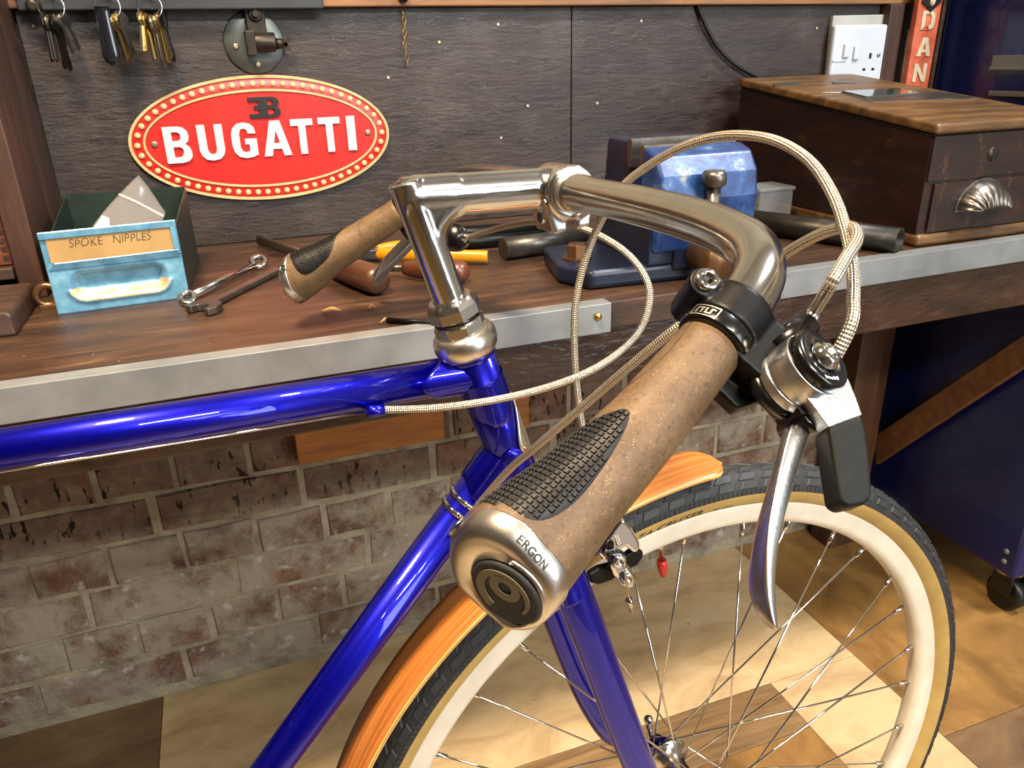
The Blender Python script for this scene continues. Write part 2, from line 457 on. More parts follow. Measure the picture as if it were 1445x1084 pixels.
def ply(name, a, b, c, st=(2.2, 5, 5)):
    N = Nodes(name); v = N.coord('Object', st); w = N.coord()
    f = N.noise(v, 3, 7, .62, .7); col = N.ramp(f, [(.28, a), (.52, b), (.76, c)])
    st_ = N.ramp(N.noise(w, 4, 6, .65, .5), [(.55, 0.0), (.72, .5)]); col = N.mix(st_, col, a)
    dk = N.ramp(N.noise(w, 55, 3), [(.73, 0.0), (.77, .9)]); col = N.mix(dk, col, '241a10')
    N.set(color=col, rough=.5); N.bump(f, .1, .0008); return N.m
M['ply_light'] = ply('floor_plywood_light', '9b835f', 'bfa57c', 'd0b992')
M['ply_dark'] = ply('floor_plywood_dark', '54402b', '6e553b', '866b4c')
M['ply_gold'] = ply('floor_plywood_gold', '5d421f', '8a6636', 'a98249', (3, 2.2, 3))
M['floor_board'] = timber('floor_board_timber', '57422a', '7e6341', '9b7d55', (1.2, 16, 16))
M['slab'] = plain('floor_slab', '3a332a', .9)
M['vise_blue'] = mottled('chipped_blue_enamel', [(.28, '0b1a42'), (.5, '173468'), (.62, '254a80'), (.7, '7d8284')], 34, .36, .1, bump=.2, bscale=120, rvar=.25)
M['vise_dark'] = mottled('dark_blue_enamel', [(.3, '090e16'), (.6, '0f1b34'), (.8, '2c2018')], 22, .35)  # darker enamel for the base, fixed jaw and slide
M['iron'] = mottled('worn_iron', [(.3, '54504a'), (.6, '76716a'), (.8, '958f86')], 40, .35, .9, bump=.15)
M['pipe_iron'] = mottled('blackened_pipe', [(.3, '191714'), (.6, '2e2a24'), (.75, '55493a')], 30, .42, .6)
M['rusty'] = mottled('rusty_steel', [(.3, '6b4a32'), (.6, '8a6a4c'), (.8, 'a58a6a')], 40, .34, .85)
M['gunmetal'] = mottled('gunmetal', [(.3, '3a3b3c'), (.7, '5c5d5e')], 50, .38, .8)
M['bin_blue'] = mottled('hammered_blue_enamel', [(.26, '4a4038'), (.33, '4a80a2'), (.6, '6a9fbd'), (.75, '88b4ca')], 60, .34, .2, bump=.35, bscale=160)
M['bin_bare'] = mottled('bare_worn_steel', [(.3, 'a58d66'), (.6, 'cdbb98'), (.8, '7fb2cd')], 90, .4, .3)
M['bin_green'] = mottled('dark_green_enamel', [(.3, '0e1a15'), (.7, '1b2c24')], 30, .45)
M['card'] = mottled('brown_card_label', [(.3, '8f7042'), (.7, 'a98a58')], 12, .75)
M['pencil'] = plain('pencil_line', '3c3026', .8)
def bag():
    N = Nodes('clear_polythene'); N.set(color='d9d2d0', rough=.2, alpha=.10, spec=.5); return N.m
M['bag'] = bag()
M['bag_seal'] = Nodes('polythene_seal').set(color='d8cfcd', rough=.3, alpha=.4).m
M['sign_red'] = mottled('red_enamel', [(.3, 'b7201f'), (.7, 'c82c27')], 14, .3, bump=.05)
M['sign_cream'] = mottled('cream_enamel', [(.3, 'b0966a'), (.7, 'c2a97c')], 40, .4)
M['sign_white'] = mottled('white_enamel', [(.3, 'b4b6ba'), (.7, 'c4c6c9')], 60, .4)
M['sign_black'] = plain('black_enamel', '14110f', .45)
M['disc_steel'] = mottled('dull_disc_steel', [(.3, '4e5350'), (.6, '6b706c'), (.8, '7d7a70')], 14, .4, .75)
M['dark_steel'] = mottled('dark_hinge_steel', [(.3, '2c2722'), (.7, '453d35')], 30, .4, .7)
M['screw'] = plain('zinc_screw', 'a39c84', .4, .9)
M['strip'] = mottled('charcoal_strip', [(.3, '202226'), (.7, '2c2f34')], 20, .4)
M['key_steel'] = plain('key_nickel', 'b5b2aa', .25, 1)
M['key_brass'] = plain('key_brass', 'b89a5c', .3, 1)
M['key_dark'] = plain('key_dark', '4a4540', .35, 1)
M['fob'] = plain('black_leather_fob', '12141b', .18, 0, coat=.6)
M['socket_white'] = mottled('white_plastic', [(.3, 'a9b0b9'), (.7, 'b6bbc2')], 8, .35)
M['socket_board'] = mottled('white_painted_board', [(.3, '8f8d87'), (.7, 'a09e98')], 40, .6)
M['dan_red'] = mottled('weathered_orange_paint', [(.3, '8d3a22'), (.55, 'b4583a'), (.75, 'c97a58')], 30, .55)
M['dan_letter'] = mottled('weathered_cream_letter', [(.3, 'a8967c'), (.7, 'c4b59c')], 60, .55)
M['grey_paint'] = plain('grey_paint', '5c666c', .5)
M['navy'] = mottled('navy_enamel', [(.3, '0a1240'), (.7, '0e1a58')], 6, .32, .1, coat=.3)
M['cab_grey'] = plain('grey_handle', '777770', .4, .4)
M['black_cable'] = plain('black_cable', '0d0d0e', .5)
M['glass_dark'] = plain('till_glass', '3a4340', .08, 0, coat=.6)
M['plastic_clear'] = Nodes('frosted_plastic').set(color='8b8f94', rough=.4, alpha=.4).m
M['yellow'] = plain('yellow_plastic', 'b3790c', .35)
M['handle_wood'] = mottled('tool_handle_wood', [(.3, '341d10'), (.7, '55341f')], 14, .38, stretch=(1, 1, 1), coat=.3)
M['handle_red'] = mottled('red_brown_handle_wood', [(.3, '3f2014'), (.7, '603220')], 14, .38, coat=.3)
M['shaving'] = mottled('wood_shaving', [(.3, 'a8733f'), (.7, 'c8935c')], 60, .6)
M['castor'] = plain('black_castor', '0c0c0d', .4)

# ------------------------------------------------------------------ setting
WALL_Y, PANEL_Y, BZ = 1206.0, 1188.0, 787.0
X0, X1, Y0, ZC = -2300.0, 2700.0, -2700.0, 2430.0
fl = tag(put('floor', MB().span((X0, Y0, -40), (X1, WALL_Y, -6)), M['slab'], org=(0, 0, -40)), kind='structure')
MESH_ORG['floor'] = np.array([0, 0, -40.0])
def sheet(x0, x1, y0, y1, m, nm='floor_panel'):
    c = np.array([(x0+x1)/2, (y0+y1)/2, 0.0])
    put(nm, MB().span((x0+.5, y0+.5, -6), (x1-.5, y1-.5, rng.uniform(-.6, 0))), M[m], fl, bevel=.8, bseg=1)
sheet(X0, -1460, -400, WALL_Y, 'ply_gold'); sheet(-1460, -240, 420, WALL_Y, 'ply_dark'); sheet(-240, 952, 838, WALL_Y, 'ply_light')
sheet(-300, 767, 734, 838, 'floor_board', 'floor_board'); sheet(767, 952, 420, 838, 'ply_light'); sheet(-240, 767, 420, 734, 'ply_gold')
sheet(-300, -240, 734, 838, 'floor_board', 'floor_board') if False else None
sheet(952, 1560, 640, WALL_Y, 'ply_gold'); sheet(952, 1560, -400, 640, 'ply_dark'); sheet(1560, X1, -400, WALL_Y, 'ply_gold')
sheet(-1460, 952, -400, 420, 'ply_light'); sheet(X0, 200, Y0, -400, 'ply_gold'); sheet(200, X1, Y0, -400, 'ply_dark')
tag(put('ceiling', MB().span((X0, Y0, ZC), (X1, WALL_Y, ZC + 60)), M['ceiling']), kind='structure')
tag(put('wall_left', MB().span((X0 - 80, Y0, -40), (X0, WALL_Y, ZC)), M['garage_wood']), kind='structure')
tag(put('wall_right', MB().span((X1, Y0, -40), (X1 + 80, WALL_Y, ZC)), M['plaster']), kind='structure')
tag(put('wall_front', MB().span((X0, Y0 - 80, -40), (X1, Y0, ZC)), M['plaster']), kind='structure')
wb = tag(put('wall_back', MB().span((X0, WALL_Y, -40), (X1, WALL_Y + 120, ZC)), M['mortar'], org=(0, WALL_Y, 0)), kind='structure')
# bricks, English bond: headers and stretchers, one object each
def brick_mesh(w, h, k):
    r = random.Random(int(100 * w) + k); j = lambda a: r.uniform(-a, a)
    d = 4.2 + j(1.6); b = 2.6
    pts = []
    for (x, z) in ((-w/2, -h/2), (0, -h/2), (w/2, -h/2), (w/2, h/2), (0, h/2), (-w/2, h/2)):
        pts.append((x + j(2.2), z + j(2.6)))
    vs = [(x, 8, z) for x, z in pts] + [(x, -d + b, z) for x, z in pts]
    vs += [(x * (1 - 2*b/w), -d + j(.8), z * (1 - 2*b/h)) for x, z in pts]
    fs = []
    for a in (0, 6):
        for i in range(6): fs.append((a+i, a+(i+1) % 6, a+6+(i+1) % 6, a+6+i))
    fs.append((12, 13, 14, 15, 16, 17))
    mb = MB().add(vs, fs, smooth=False)
    return mesh_of(mb, 'brick', [M['brick']], (0, 0, 0))
BR = {w: [brick_mesh(w, 67, k) for k in range(9)] for w in (220, 105.5)}
rows = [(56, 229, -191), (133, 114.5, -367), (208, 229, -84), (284, 114.5, -383), (361, 232, -186), (437, 114.5, -372), (513, 229, -84), (590, 114.5, -367), (667, 229, -186)]
for z, pitch, jx in rows:
    x = jx - pitch * round((jx + 760) / pitch)
    while x < 1290:
        o = bpy.data.objects.new('brick', BR[220 if pitch > 200 else 105.5][rng.randrange(9)]); COL.objects.link(o); o.parent = wb
        o.location = ((x + pitch / 2) / 1000, rng.uniform(-.002, .002), (z + rng.uniform(-1.5, 1.5)) / 1000)
        x += pitch
# plywood panels above the bench
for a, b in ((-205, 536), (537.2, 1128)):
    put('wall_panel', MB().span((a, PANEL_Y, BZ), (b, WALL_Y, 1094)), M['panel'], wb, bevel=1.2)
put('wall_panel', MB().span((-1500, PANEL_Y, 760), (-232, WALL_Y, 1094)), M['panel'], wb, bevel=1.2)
for px, py in ((703, 35), (745, 150), (843, 146), (47, 37), (548, 110), (620, 60), (985, 14), (707, 195), (1153, 40), (905, 30)):
    q = atY(px, py, PANEL_Y)
    put('screw', MB().lathe([(0, 2.6), (.6, 2.4), (.9, 1.2), (.5, .01)], q, (0, -1, 0), 10), M['screw'], wb)
t = tag(put('trim_1', MB().span((-1500, 1172, 1094), (1240, WALL_Y, 1240)), M['rail'], bevel=2), kind='structure')
tag(put('trim_2', MB().span((1130, 1166, BZ), (1162, WALL_Y, 1094)), M['post'], bevel=2), kind='structure')
tag(put('trim_3', MB().span((1226, 1180, 560), (1246, WALL_Y, 1300)), M['grey_paint'], bevel=2), kind='structure')

# ------------------------------------------------------------------ workbench
def P3(x, y, z): return np.array([x, y, z], float)
be = thing('workbench', (300, 950, 0), 'long timber workbench with worn brown top and aluminium front edging', 'workbench')
put('top', MB().prism([(-1500, 683, 757), (362, 694, 757), (362, 700, 757), (583, 702, 757), (583, 716, 757), (1255, 730, 757), (1255, PANEL_Y - 1, 757), (-1500, PANEL_Y - 1, 757)], (0, 0, 30)), M['bench'], be, bevel=1.5)
def angle_strip(x0, ya, x1, yb):
    R = np.eye(3); a = math.atan2(yb - ya, x1 - x0); R[:2, :2] = [[math.cos(a), -math.sin(a)], [math.sin(a), math.cos(a)]]
    c = np.array([(x0 + x1) / 2, (ya + yb) / 2, 0]); L = math.hypot(x1 - x0, yb - ya)
    mb = MB().box(c + R @ np.array([0, 1.2, BZ - 14]), (L, 2.4, 32), R).box(c + R @ np.array([0, 10, BZ + .9]), (L, 18, 2.2), R)
    return put('edge_strip', mb, M['alu'], be, bevel=.7)
s1 = angle_strip(-1500, 680, 359, 691); s2 = angle_strip(585, 713, 1250, 727)
put('screw', MB().lathe([(0, 4.2), (1.5, 4), (2.6, 2.4), (3, .01)], atY(844, 447, 689), (0, -1, 0), 14), M['brass'], s1)
put('screw', MB().lathe([(0, 4.2), (1.5, 4), (2.6, 2.4), (3, .01)], (-420, 686, 770), (0, -1, 0), 14), M['brass'], s1)
put('apron', MB().prism([(-1500, 690, 690), (1255, 731, 690), (1255, 771, 690), (-1500, 730, 690)], (0, 0, 67)), M['apron'], be, bevel=3)
put('leg', MB().span((1138, 1120, 0), (1222, 1182, 757)), M['leg'], be, bevel=3)
put('leg', MB().span((-1200, 745, 0), (-1130, 815, 757)), M['leg'], be, bevel=3)
put('leg', MB().span((-1200, 1120, 0), (-1130, 1182, 757)), M['leg'], be, bevel=3)
put('brace', MB().prism([atX(1236, 656, 1238), atX(1445, 518, 1238)*1.5 - atX(1236, 656, 1238)*.5, atX(1445, 472, 1238)*1.5 - atX(1230, 618, 1238)*.5, atX(1230, 618, 1238)], (14, 0, 0)), M['brace'], be, bevel=2)
for (a, b, z0, lab) in ((45, 292, 421, 'orange-brown timber block on the brick wall left of the head tube'), (372, 449, 410, 'small orange-brown timber block on the brick wall behind the head tube')):
    tag(put('timber_block', MB().span((a, 1168, z0), (b, 1196, 520)), M['block'], bevel=2), lab, 'timber block')

# left upright with boxes beside it
tag(put('cupboard_upright', MB().prism([(-232, 985, BZ), (-206, 985, BZ), (-206, 985, 1240), (-232, 985, 1240)], (0, 200, 0)), M['post'], bevel=2),
    'brown timber upright standing on the bench left of the blue bin', 'upright')
bx = thing('dovetailed_box', (-340, 1090, 826), 'red-brown dovetailed wooden box on the shelf behind the upright', 'box')
put('body', MB().span((-460, 992, 826), (-234, 1180, 910)), M['box_wood'], bx, bevel=1.5)
put('lid', MB().span((-463, 988, 911), (-234, 1182, 1085)), M['dark_wood'], bx, bevel=2)
for k in range(8):
    put('dovetail', MB().prism([(-241, 990.6, 833 + k*9.4), (-235, 990.6, 832 + k*9.4), (-235, 990.6, 838 + k*9.4), (-241, 990.6, 837 + k*9.4)], (0, 2.5, 0)), M['dark_wood'], bx)
tag(put('shelf_board', MB().span((-480, 980, 812), (-233, 1186, 825)), M['dark_wood'], bevel=1.5), 'dark shelf board carrying the red-brown dovetailed box', 'shelf')
mb = MB().prism([(-420, 842, BZ), (-212, 842, BZ), (-212, 842, BZ+20), (-216, 846, BZ + 24), (-420, 846, BZ + 24)], (0, 118, 0))
tag(put('wooden_block', mb, M['dark_wood'], bevel=2.5), 'dark worn wooden block lying on the bench at the far left', 'block')
bh = thing('steel_bracket', (-196, 935, BZ), 'small rusty steel eye bracket lying between the dark block and the blue bin', 'bracket')
put('eye', MB().tube([np.array([-196, 935, BZ + 14]) + 11*np.array([math.cos(a), 0, math.sin(a)]) for a in np.linspace(0, 2*math.pi, 17)[:-1]], 4, 8, closed=True), M['rusty'], bh)
put('foot', MB().span((-206, 930, BZ), (-182, 942, BZ + 5)), M['rusty'], bh, bevel=1)

# ------------------------------------------------------------------ blue cabinet on castors
cb = thing('tool_cabinet', (1560, 1000, 0), 'tall navy blue steel tool cabinet on black castors at the right', 'cabinet')
put('body', MB().span((1270, 802, 100), (1900, 1180, 1500)), M['navy'], cb, bevel=6, bseg=3)
h1 = put('side_handle', MB().span((1262, 830, 988), (1270, 1060, 1008)).span((1258, 830, 984), (1263, 1060, 990)), M['cab_grey'], cb, bevel=1.5)
put('side_rail', MB().span((1264, 830, 943), (1270, 1056, 952)), M['cab_grey'], cb, bevel=1.5)
for x, y in ((1310, 838), (1860, 838), (1310, 1140), (1860, 1140)):
    c = put('castor', MB().lathe([(0, 26), (8, 28), (14, 20)], (x, y, 88), (0, 0, 1), 20), M['steel'], cb)
    put('wheel', MB().lathe([(-12, 30), (-10, 36), (10, 36), (12, 30)], (x + 8, y, 36), (1, 0, 0), 24).box((x - 12, y, 66), (6, 40, 50)).box((x + 26, y, 66), (6, 40, 50)), M['castor'], c)
for k in range(2):
    put('rivet', MB().lathe([(0, 6), (2.5, 5), (3.5, .01)], (1269.5, 826, 128 + 22*k), (-1, 0, 0), 12), M['cab_grey'], cb)
tag(put('concrete_block', MB().span((1226, 1085, 0), (1264, 1170, 92)), M['plaster'], bevel=3), 'pale grey block on the floor behind the cabinet castor', 'block')

# ------------------------------------------------------------------ round sign
sc_ = np.array([66.0, PANEL_Y - 6.5, 929.0]); SA, SB = 174.5, 82.5
sg = thing('oval_sign', (66, PANEL_Y, 846), 'red oval enamel sign with cream beaded border and white lettering', 'sign')
def ell(a, b, y, n=96): return [sc_ + np.array([a*math.cos(q), y, b*math.sin(q)]) for q in np.linspace(0, 2*math.pi, n + 1)[:-1]]
mb = MB(); mb.grid([ell(SA, SB, 6), ell(SA, SB, 1), ell(SA-1, SB-1, 0), ell(SA - 20, SB - 20, 0), ell(60, 28, -1.5), ell(1, .5, -1.8)], close_u=True)
put('plate', mb, M['sign_red'], sg)
def rim(a, b, w, nm, m):
    mb = MB(); mb.grid([ell(a + w/2, b + w/2, .6), ell(a + w/2, b + w/2, -1.8), ell(a - w/2, b - w/2, -1.8), ell(a - w/2, b - w/2, .6)], close_u=True, smooth=False)
    return put(nm, mb, M[m], sg, bevel=.5, bseg=1)
rim(SA - 1.6, SB - 1.6, 4.0, 'outer_rim', 'sign_cream'); rim(SA - 19, SB - 19, 3.2, 'inner_rim', 'sign_cream')
ea, eb = SA - 10.2, SB - 10.2
th = np.linspace(0, 2*math.pi, 4001); seg_ = np.hypot(ea*np.sin(th), eb*np.cos(th)); cum = np.concatenate([[0], np.cumsum((seg_[1:] + seg_[:-1])/2)]); cum /= cum[-1]
bead = mesh_of(MB().lathe([(0, 4.1), (1.4, 3.9), (2.1, 2.6), (2.4, .01)], (0, 0, 0), (0, -1, 0), 12), 'bead', [M['sign_cream']], (0, 0, 0))
for k in range(58):
    q = float(np.interp(k / 58, cum, th)); p = sc_ + np.array([ea*math.cos(q), 0, eb*math.sin(q)])
    o = bpy.data.objects.new('bead', bead); COL.objects.link(o); o.parent = sg; o.location = tuple((p - MESH_ORG[sg.name]) / 1000)
def on_sign(px, py): return atY(px, py, PANEL_Y - 8)
# lettering drawn as thick strokes: outline polygons in a 10 x 14 box per letter
def stroke_letter(ch):
    w = 3.0
    if ch == 'B':
        return [[(0,0),(5.6,0),(7.6,.5),(9,2),(9.2,4),(8.6,6),(7.2,7.2),(8.5,8.4),(8.9,10.2),(8.5,12.2),(7.2,13.5),(5.4,14),(0,14)]], [[(2.9,2.2),(2.9,6.2),(5.2,6.2),(6.2,5.4),(6.3,4.0),(5.7,2.7),(4.9,2.2)],[(2.9,8.5),(2.9,11.9),(4.9,11.9),(5.9,11.2),(6,10),(5.6,8.9),(4.8,8.5)]]
    if ch == 'U':
        return [[(0,14),(0,4.2),(.6,2),(2,.5),(4.4,0),(6.9,.5),(8.4,2),(9,4.2),(9,14),(6.1,14),(6.1,4.4),(5.6,2.9),(4.5,2.4),(3.4,2.9),(2.9,4.4),(2.9,14)]], []
    if ch == 'G':
        return [[(4.8,7.6),(9.2,7.6),(9.2,1.2),(7.2,.3),(4.6,0),(2.2,.6),(.6,2.4),(0,5),(0,9.4),(.7,11.8),(2.4,13.5),(4.8,14),(7.2,13.5),(8.7,12),(9.1,9.6),(6.3,9.6),(5.8,11.2),(4.7,11.7),(3.5,11.2),(3,9.6),(3,4.6),(3.5,2.9),(4.7,2.3),(6.3,2.7),(6.3,5.4),(4.8,5.4)]], []
    if ch == 'A':
        return [[(0,0),(2.9,0),(5.0,10.2),(5.0,14),(3.2,14)], [(10,0),(6.8,14),(5.0,14),(5.0,10.2),(7.1,0)], [(3.45,2.8),(6.55,2.8),(6.1,5.1),(3.9,5.1)]], []
    if ch == 'T':
        return [[(3.4,0),(6.4,0),(6.4,11.4),(9.6,11.4),(9.6,14),(.2,14),(.2,11.4),(3.4,11.4)]], []
    return [[(0,0),(3,0),(3,14),(0,14)]], []
def carve(outer, holes, place, depth, mb):
    """outer outline with holes bridged into one polygon, extruded"""
    ar = lambda h: sum((h[i][0]*h[(i+1) % len(h)][1] - h[(i+1) % len(h)][0]*h[i][1]) for i in range(len(h)))
    outer = list(outer) if ar(outer) > 0 else list(outer)[::-1]
    poly = list(outer)
    for h in holes:
        h = h if sum((h[i][0]*h[(i+1) % len(h)][1] - h[(i+1) % len(h)][0]*h[i][1]) for i in range(len(h))) < 0 else h[::-1]
        bi, bj, bd = 0, 0, 1e9
        for i, a in enumerate(poly):
            for j, b in enumerate(h):
                d = (a[0]-b[0])**2 + (a[1]-b[1])**2
                if d < bd: bi, bj, bd = i, j, d
        poly = poly[:bi+1] + h[bj:] + h[:bj+1] + poly[bi:]
    import mathutils
    tri = mathutils.geometry.tessellate_polygon([[Vector((q[0], q[1], 0)) for q in poly]])
    n = len(poly); front = [place(*q) for q in poly]; d = np.asarray(depth, float); back = [np.asarray(q) + d for q in front]
    fs = []
    for t_ in tri:
        a, b, c = [np.array(poly[i]) for i in t_]
        if (b-a)[0]*(c-a)[1] - (b-a)[1]*(c-a)[0] < 0: t_ = (t_[0], t_[2], t_[1])
        fs.append(tuple(t_))
    fs += [tuple(i + n for i in f[::-1]) for f in fs]
    for loop in [outer] + list(holes):
        pass
    for i in range(n):
        j = (i + 1) % n
        fs.append((i, i + n, j + n, j))
    mb.add(front + back, fs, smooth=False)
    return mb
# letter boxes measured on the plate (photo units on the sign plane)
lets = [('B', (195,310),(310,303),(235,505),(345,498)), ('U', (370,300),(505,292),(405,494),(525,488)), ('G', (552,285),(690,280),(570,484),(697,478)), ('A', (730,280),(850,272),(732,472),(885,464)),
        ('T', (870,268),(998,262),(885,462),(1010,455)), ('T', (1016,262),(1145,256),(1030,452),(1155,445)), ('I', (1168,254),(1215,250),(1190,444),(1232,440))]
for ch, tl, tr, bl, br in lets:
    conv = lambda q: on_sign(180 + q[0] / 3.8026, 100 + q[1] / 3.8)
    TL, TR, BL, BRt = map(conv, (tl, tr, bl, br))
    zt = (TL[2] + TR[2]) / 2; zb_ = (BL[2] + BRt[2]) / 2; xc = (TL[0] + TR[0] + BL[0] + BRt[0]) / 4
    wd = {'A': 38, 'I': 12, 'T': 32}.get(ch, 33); nw = {'A': 10, 'I': 3, 'T': 9.8, 'B': 9.2, 'U': 9, 'G': 9.2}[ch]
    out, holes = stroke_letter(ch)
    place = lambda x, y: np.array([xc - wd/2 + x/nw*wd, PANEL_Y - 10.6, 905.5 + (xc - 66) * .012 + y/14*47])
    lm_ = MB()
    for k_, o_ in enumerate(out): carve(o_, holes if k_ == 0 else [], place, (0, 4, 0), lm_)
    put('letter', lm_, M['sign_white'], sg)
def emb(mir, x0, w):
    out, holes = stroke_letter('B') if not mir else ([[(0,0),(9,0),(9,2.8),(3,2.8),(3,5.6),(6,5.6),(6,8.4),(3,8.4),(3,11.2),(9,11.2),(9,14),(0,14)]], [])
    fx = (lambda x: x0 + w - x/9.2*w) if mir else (lambda x: x0 + x/9.2*w)
    poly = out[0] if not mir else out[0][::-1]
    return carve(poly if not mir else out[0][::-1], holes, lambda x, y: np.array([fx(x), PANEL_Y - (10.4 if mir else 10.8), 957 + y/14*27]), (0, 3.5, 0), MB())
put('emblem', emb(True, 49, 21), M['sign_black'], sg); put('emblem', emb(False, 66.5, 25), M['sign_black'], sg)
for px, py in ((218, 204), (519, 187)):
    put('screw', MB().lathe([(0, 4.4), (1.2, 4.2), (1.8, 2.5), (1.2, .01)], atY(px, py, PANEL_Y - 7), (0, -1, 0), 14), M['screw'], sg)

# ------------------------------------------------------------------ hinged disc bracket
dk = thing('disc_bracket', (69, PANEL_Y, 1013), 'round grey steel disc bracket with hinged arm above the red sign', 'bracket')
dc = np.array([69.5, PANEL_Y, 1052.0])
put('disc', MB().lathe([(0, 39), (3, 39), (4.2, 37.5), (4.6, 20), (4.6, .01)], dc, (0, -1, 0), 48), M['disc_steel'], dk)
for a, b in ((-24, -4), (1, -27), (22, -7), (-5, 25)):
    put('screw', MB().lathe([(0, 4.2), (1.5, 4), (2.2, 2.2), (1.4, .01)], dc + np.array([a, -4.5, b]), (0, -1, 0), 12), M['screw'], dk)
put('arm', MB().span((62, PANEL_Y - 16, 1062), (87, PANEL_Y - 10, 1150)), M['dark_steel'], dk, bevel=1.5)
put('bolt', MB().lathe([(0, 9), (3, 9), (4, 7.5)], (75, PANEL_Y - 16, 1086), (0, -1, 0), 16).lathe([(0, 5, 6), (7, 5, 6), (8, 4)], (75, PANEL_Y - 20, 1086), (0, -1, 0), 24, smooth=False), M['dark_steel'], dk)
put('knuckle', MB().lathe([(-16, 10), (-15, 12), (15, 12), (16, 10)], (80, PANEL_Y - 18, 1052), (1, 0, 0), 24).span((58, PANEL_Y - 30, 1036), (70, PANEL_Y - 4, 1066)), M['dark_steel'], dk, bevel=1)
put('wing_nut', MB().lathe([(0, 7), (10, 6)], (96, PANEL_Y - 18, 1050), (1, 0, 0), 14).prism([(104, PANEL_Y - 20, 1046), (114, PANEL_Y - 20, 1060), (117, PANEL_Y - 20, 1057), (108, PANEL_Y - 20, 1043)], (0, 4, 0)).prism([(104, PANEL_Y - 20, 1050), (114, PANEL_Y - 20, 1040), (116, PANEL_Y - 20, 1044), (107, PANEL_Y - 20, 1054)], (0, 4, 0)), M['dark_steel'], dk)

# ------------------------------------------------------------------ key rail and keys
kr = thing('key_rail', (-16, 1165, 1091), 'black rail along the wall top with key bunches hanging from it', 'rail')
put('strip', MB().span((-196, 1160, 1091), (163, 1172, 1150)), M['strip'], kr, bevel=2)
put('knob', MB().lathe([(0, 9), (6, 8), (8, 4)], (-178, 1160, 1096), (0, -1, 0), 16), M['dark_steel'], kr)
for x in (-158, -97, -50):
    put('hook', MB().tube(curve([(x, 1160, 1112), (x, 1146, 1112), (x, 1143, 1106), (x, 1145, 1116)], 4), 1.6, 8), M['dark_steel'], kr)
def key_mesh(name, m, r):
    mb = MB(); bw = r.uniform(8.5, 11); L = r.uniform(26, 33)
    bowpts = [np.array([bw*math.sin(a)*.95, -1.1, -10 - bw*math.cos(a)*-1]) for a in np.linspace(0, 2*math.pi, 15)[:-1]]
    mb.prism(bowpts, (0, 2.2, 0))
    z0 = -10 - bw + 1; teeth = [(-3.6, z0), (-3.6, z0 - L), (-1.5, z0 - L - 2.5)]
    zz = z0 - L; x = 1.2
    while zz < z0 - 6:
        teeth += [(r.uniform(1.4, 3.6), zz), (r.uniform(1.4, 3.6), zz + 2.2)]; zz += 3.6
    teeth += [(3.6, z0)]
    mb.prism([(a, -1.0, b) for a, b in teeth], (0, 2.0, 0))
    return mesh_of(mb, name, [m], (0, 0, 0))
kr_ = random.Random(3)
KM = [key_mesh('key', M[m], kr_) for m in ('key_steel', 'key_steel', 'key_brass', 'key_dark')]
def bunch(x, label, spec, extra=None, rr=14):
    b = thing('key_bunch', (x, 1146, 1106), label, 'keys', 'key bunches hanging from the black rail')
    c = np.array([x, 1146, 1106 - rr + 2])
    put('ring', MB().tube([c + rr*np.array([math.cos(a), .12*math.sin(a*2), math.sin(a)]) for a in np.linspace(0, 2*math.pi, 29)[:-1]], 1.0, 8, closed=True), M['key_steel'], b)
    for k, (dx, ang, yaw, mi, sz) in enumerate(spec):
        o = bpy.data.objects.new('key', KM[mi]); COL.objects.link(o); o.parent = b
        zr = -rr + 2 - math.sqrt(max(rr*rr - dx*dx, 1)) + 6
        o.location = (dx / 1000, (-3 + k * 1.5) / 1000, zr / 1000)
        o.rotation_euler = (0, -ang, yaw); o.scale = (sz, 1, sz)
    return b
bunch(-158, 'leftmost key bunch on the rail with dull steel keys', [(-8, -.10, 1.2, 3, 1), (-5, -.04, 1.3, 0, 1.05), (-1, .06, 1.0, 3, 1.1), (2, .14, 1.2, 3, 1.15), (6, .26, 1.0, 0, .9), (9, .36, .9, 0, .9)])
b2 = bunch(-97, 'middle key bunch on the rail with a long black leather fob', [(4, .20, 1.1, 0, 1.1), (7, .26, 1.2, 2, 1.1), (9, .22, .5, 3, 1.0), (10, .3, 1.2, 0, 1.1)])
fm = MB(); rowsf = []
for i in range(13):
    t_ = i / 12; z = 1094 - 66 * t_; w = 9.5 * (1 - .12*math.cos(math.pi*t_)) * min(1, math.sqrt(max(0.02, 1 - max(0, (t_ - .8) / .2)**2)))
    rowsf.append([np.array([-103 + w*math.cos(a), 1140 + .45*w*math.sin(a), z]) for a in np.linspace(0, 2*math.pi, 17)[:-1]])
fm.grid(rowsf, close_u=True); fm.f.append(tuple(range(16))); fm.mi[len(fm.f)-1] = 0; fm.sm[len(fm.f)-1] = False
put('leather_fob', fm, M['fob'], b2)
bunch(-50, 'rightmost key bunch on the rail with mixed brass and steel keys', [(-10, -.28, 1.1, 0, 1.05), (-8, -.2, 1.2, 2, .9), (-5, -.02, 1.0, 2, 1.0), (0, .06, 1.2, 0, 1.1), (4, .05, 1.1, 0, 1.25), (8, .12, 1.0, 2, 1.1), (10, .2, 1.1, 0, 1.1), (11, .28, 1.2, 3, 1.15)])
ch = thing('wall_chain', (275, 1182, 1010), 'thin brass chain hanging on the dark wall panel below the rail', 'chain')
put('hook', MB().lathe([(0, 8), (8, 7), (10, 3)], (274, 1172, 1106), (0, -1, 0), 14), M['black_gloss'], ch)
for k in range(9):
    c = np.array([275 + 1.2*math.sin(k), 1182, 1086 - k*8.2])
    put('link', MB().tube([c + np.array([(2.6 if k % 2 else 1.0)*math.cos(a), (1.0 if k % 2 else 2.6)*math.cos(a), 4.6*math.sin(a)]) for a in np.linspace(0, 2*math.pi, 13)[:-1]], .55, 6, closed=True), M['brass'], ch)

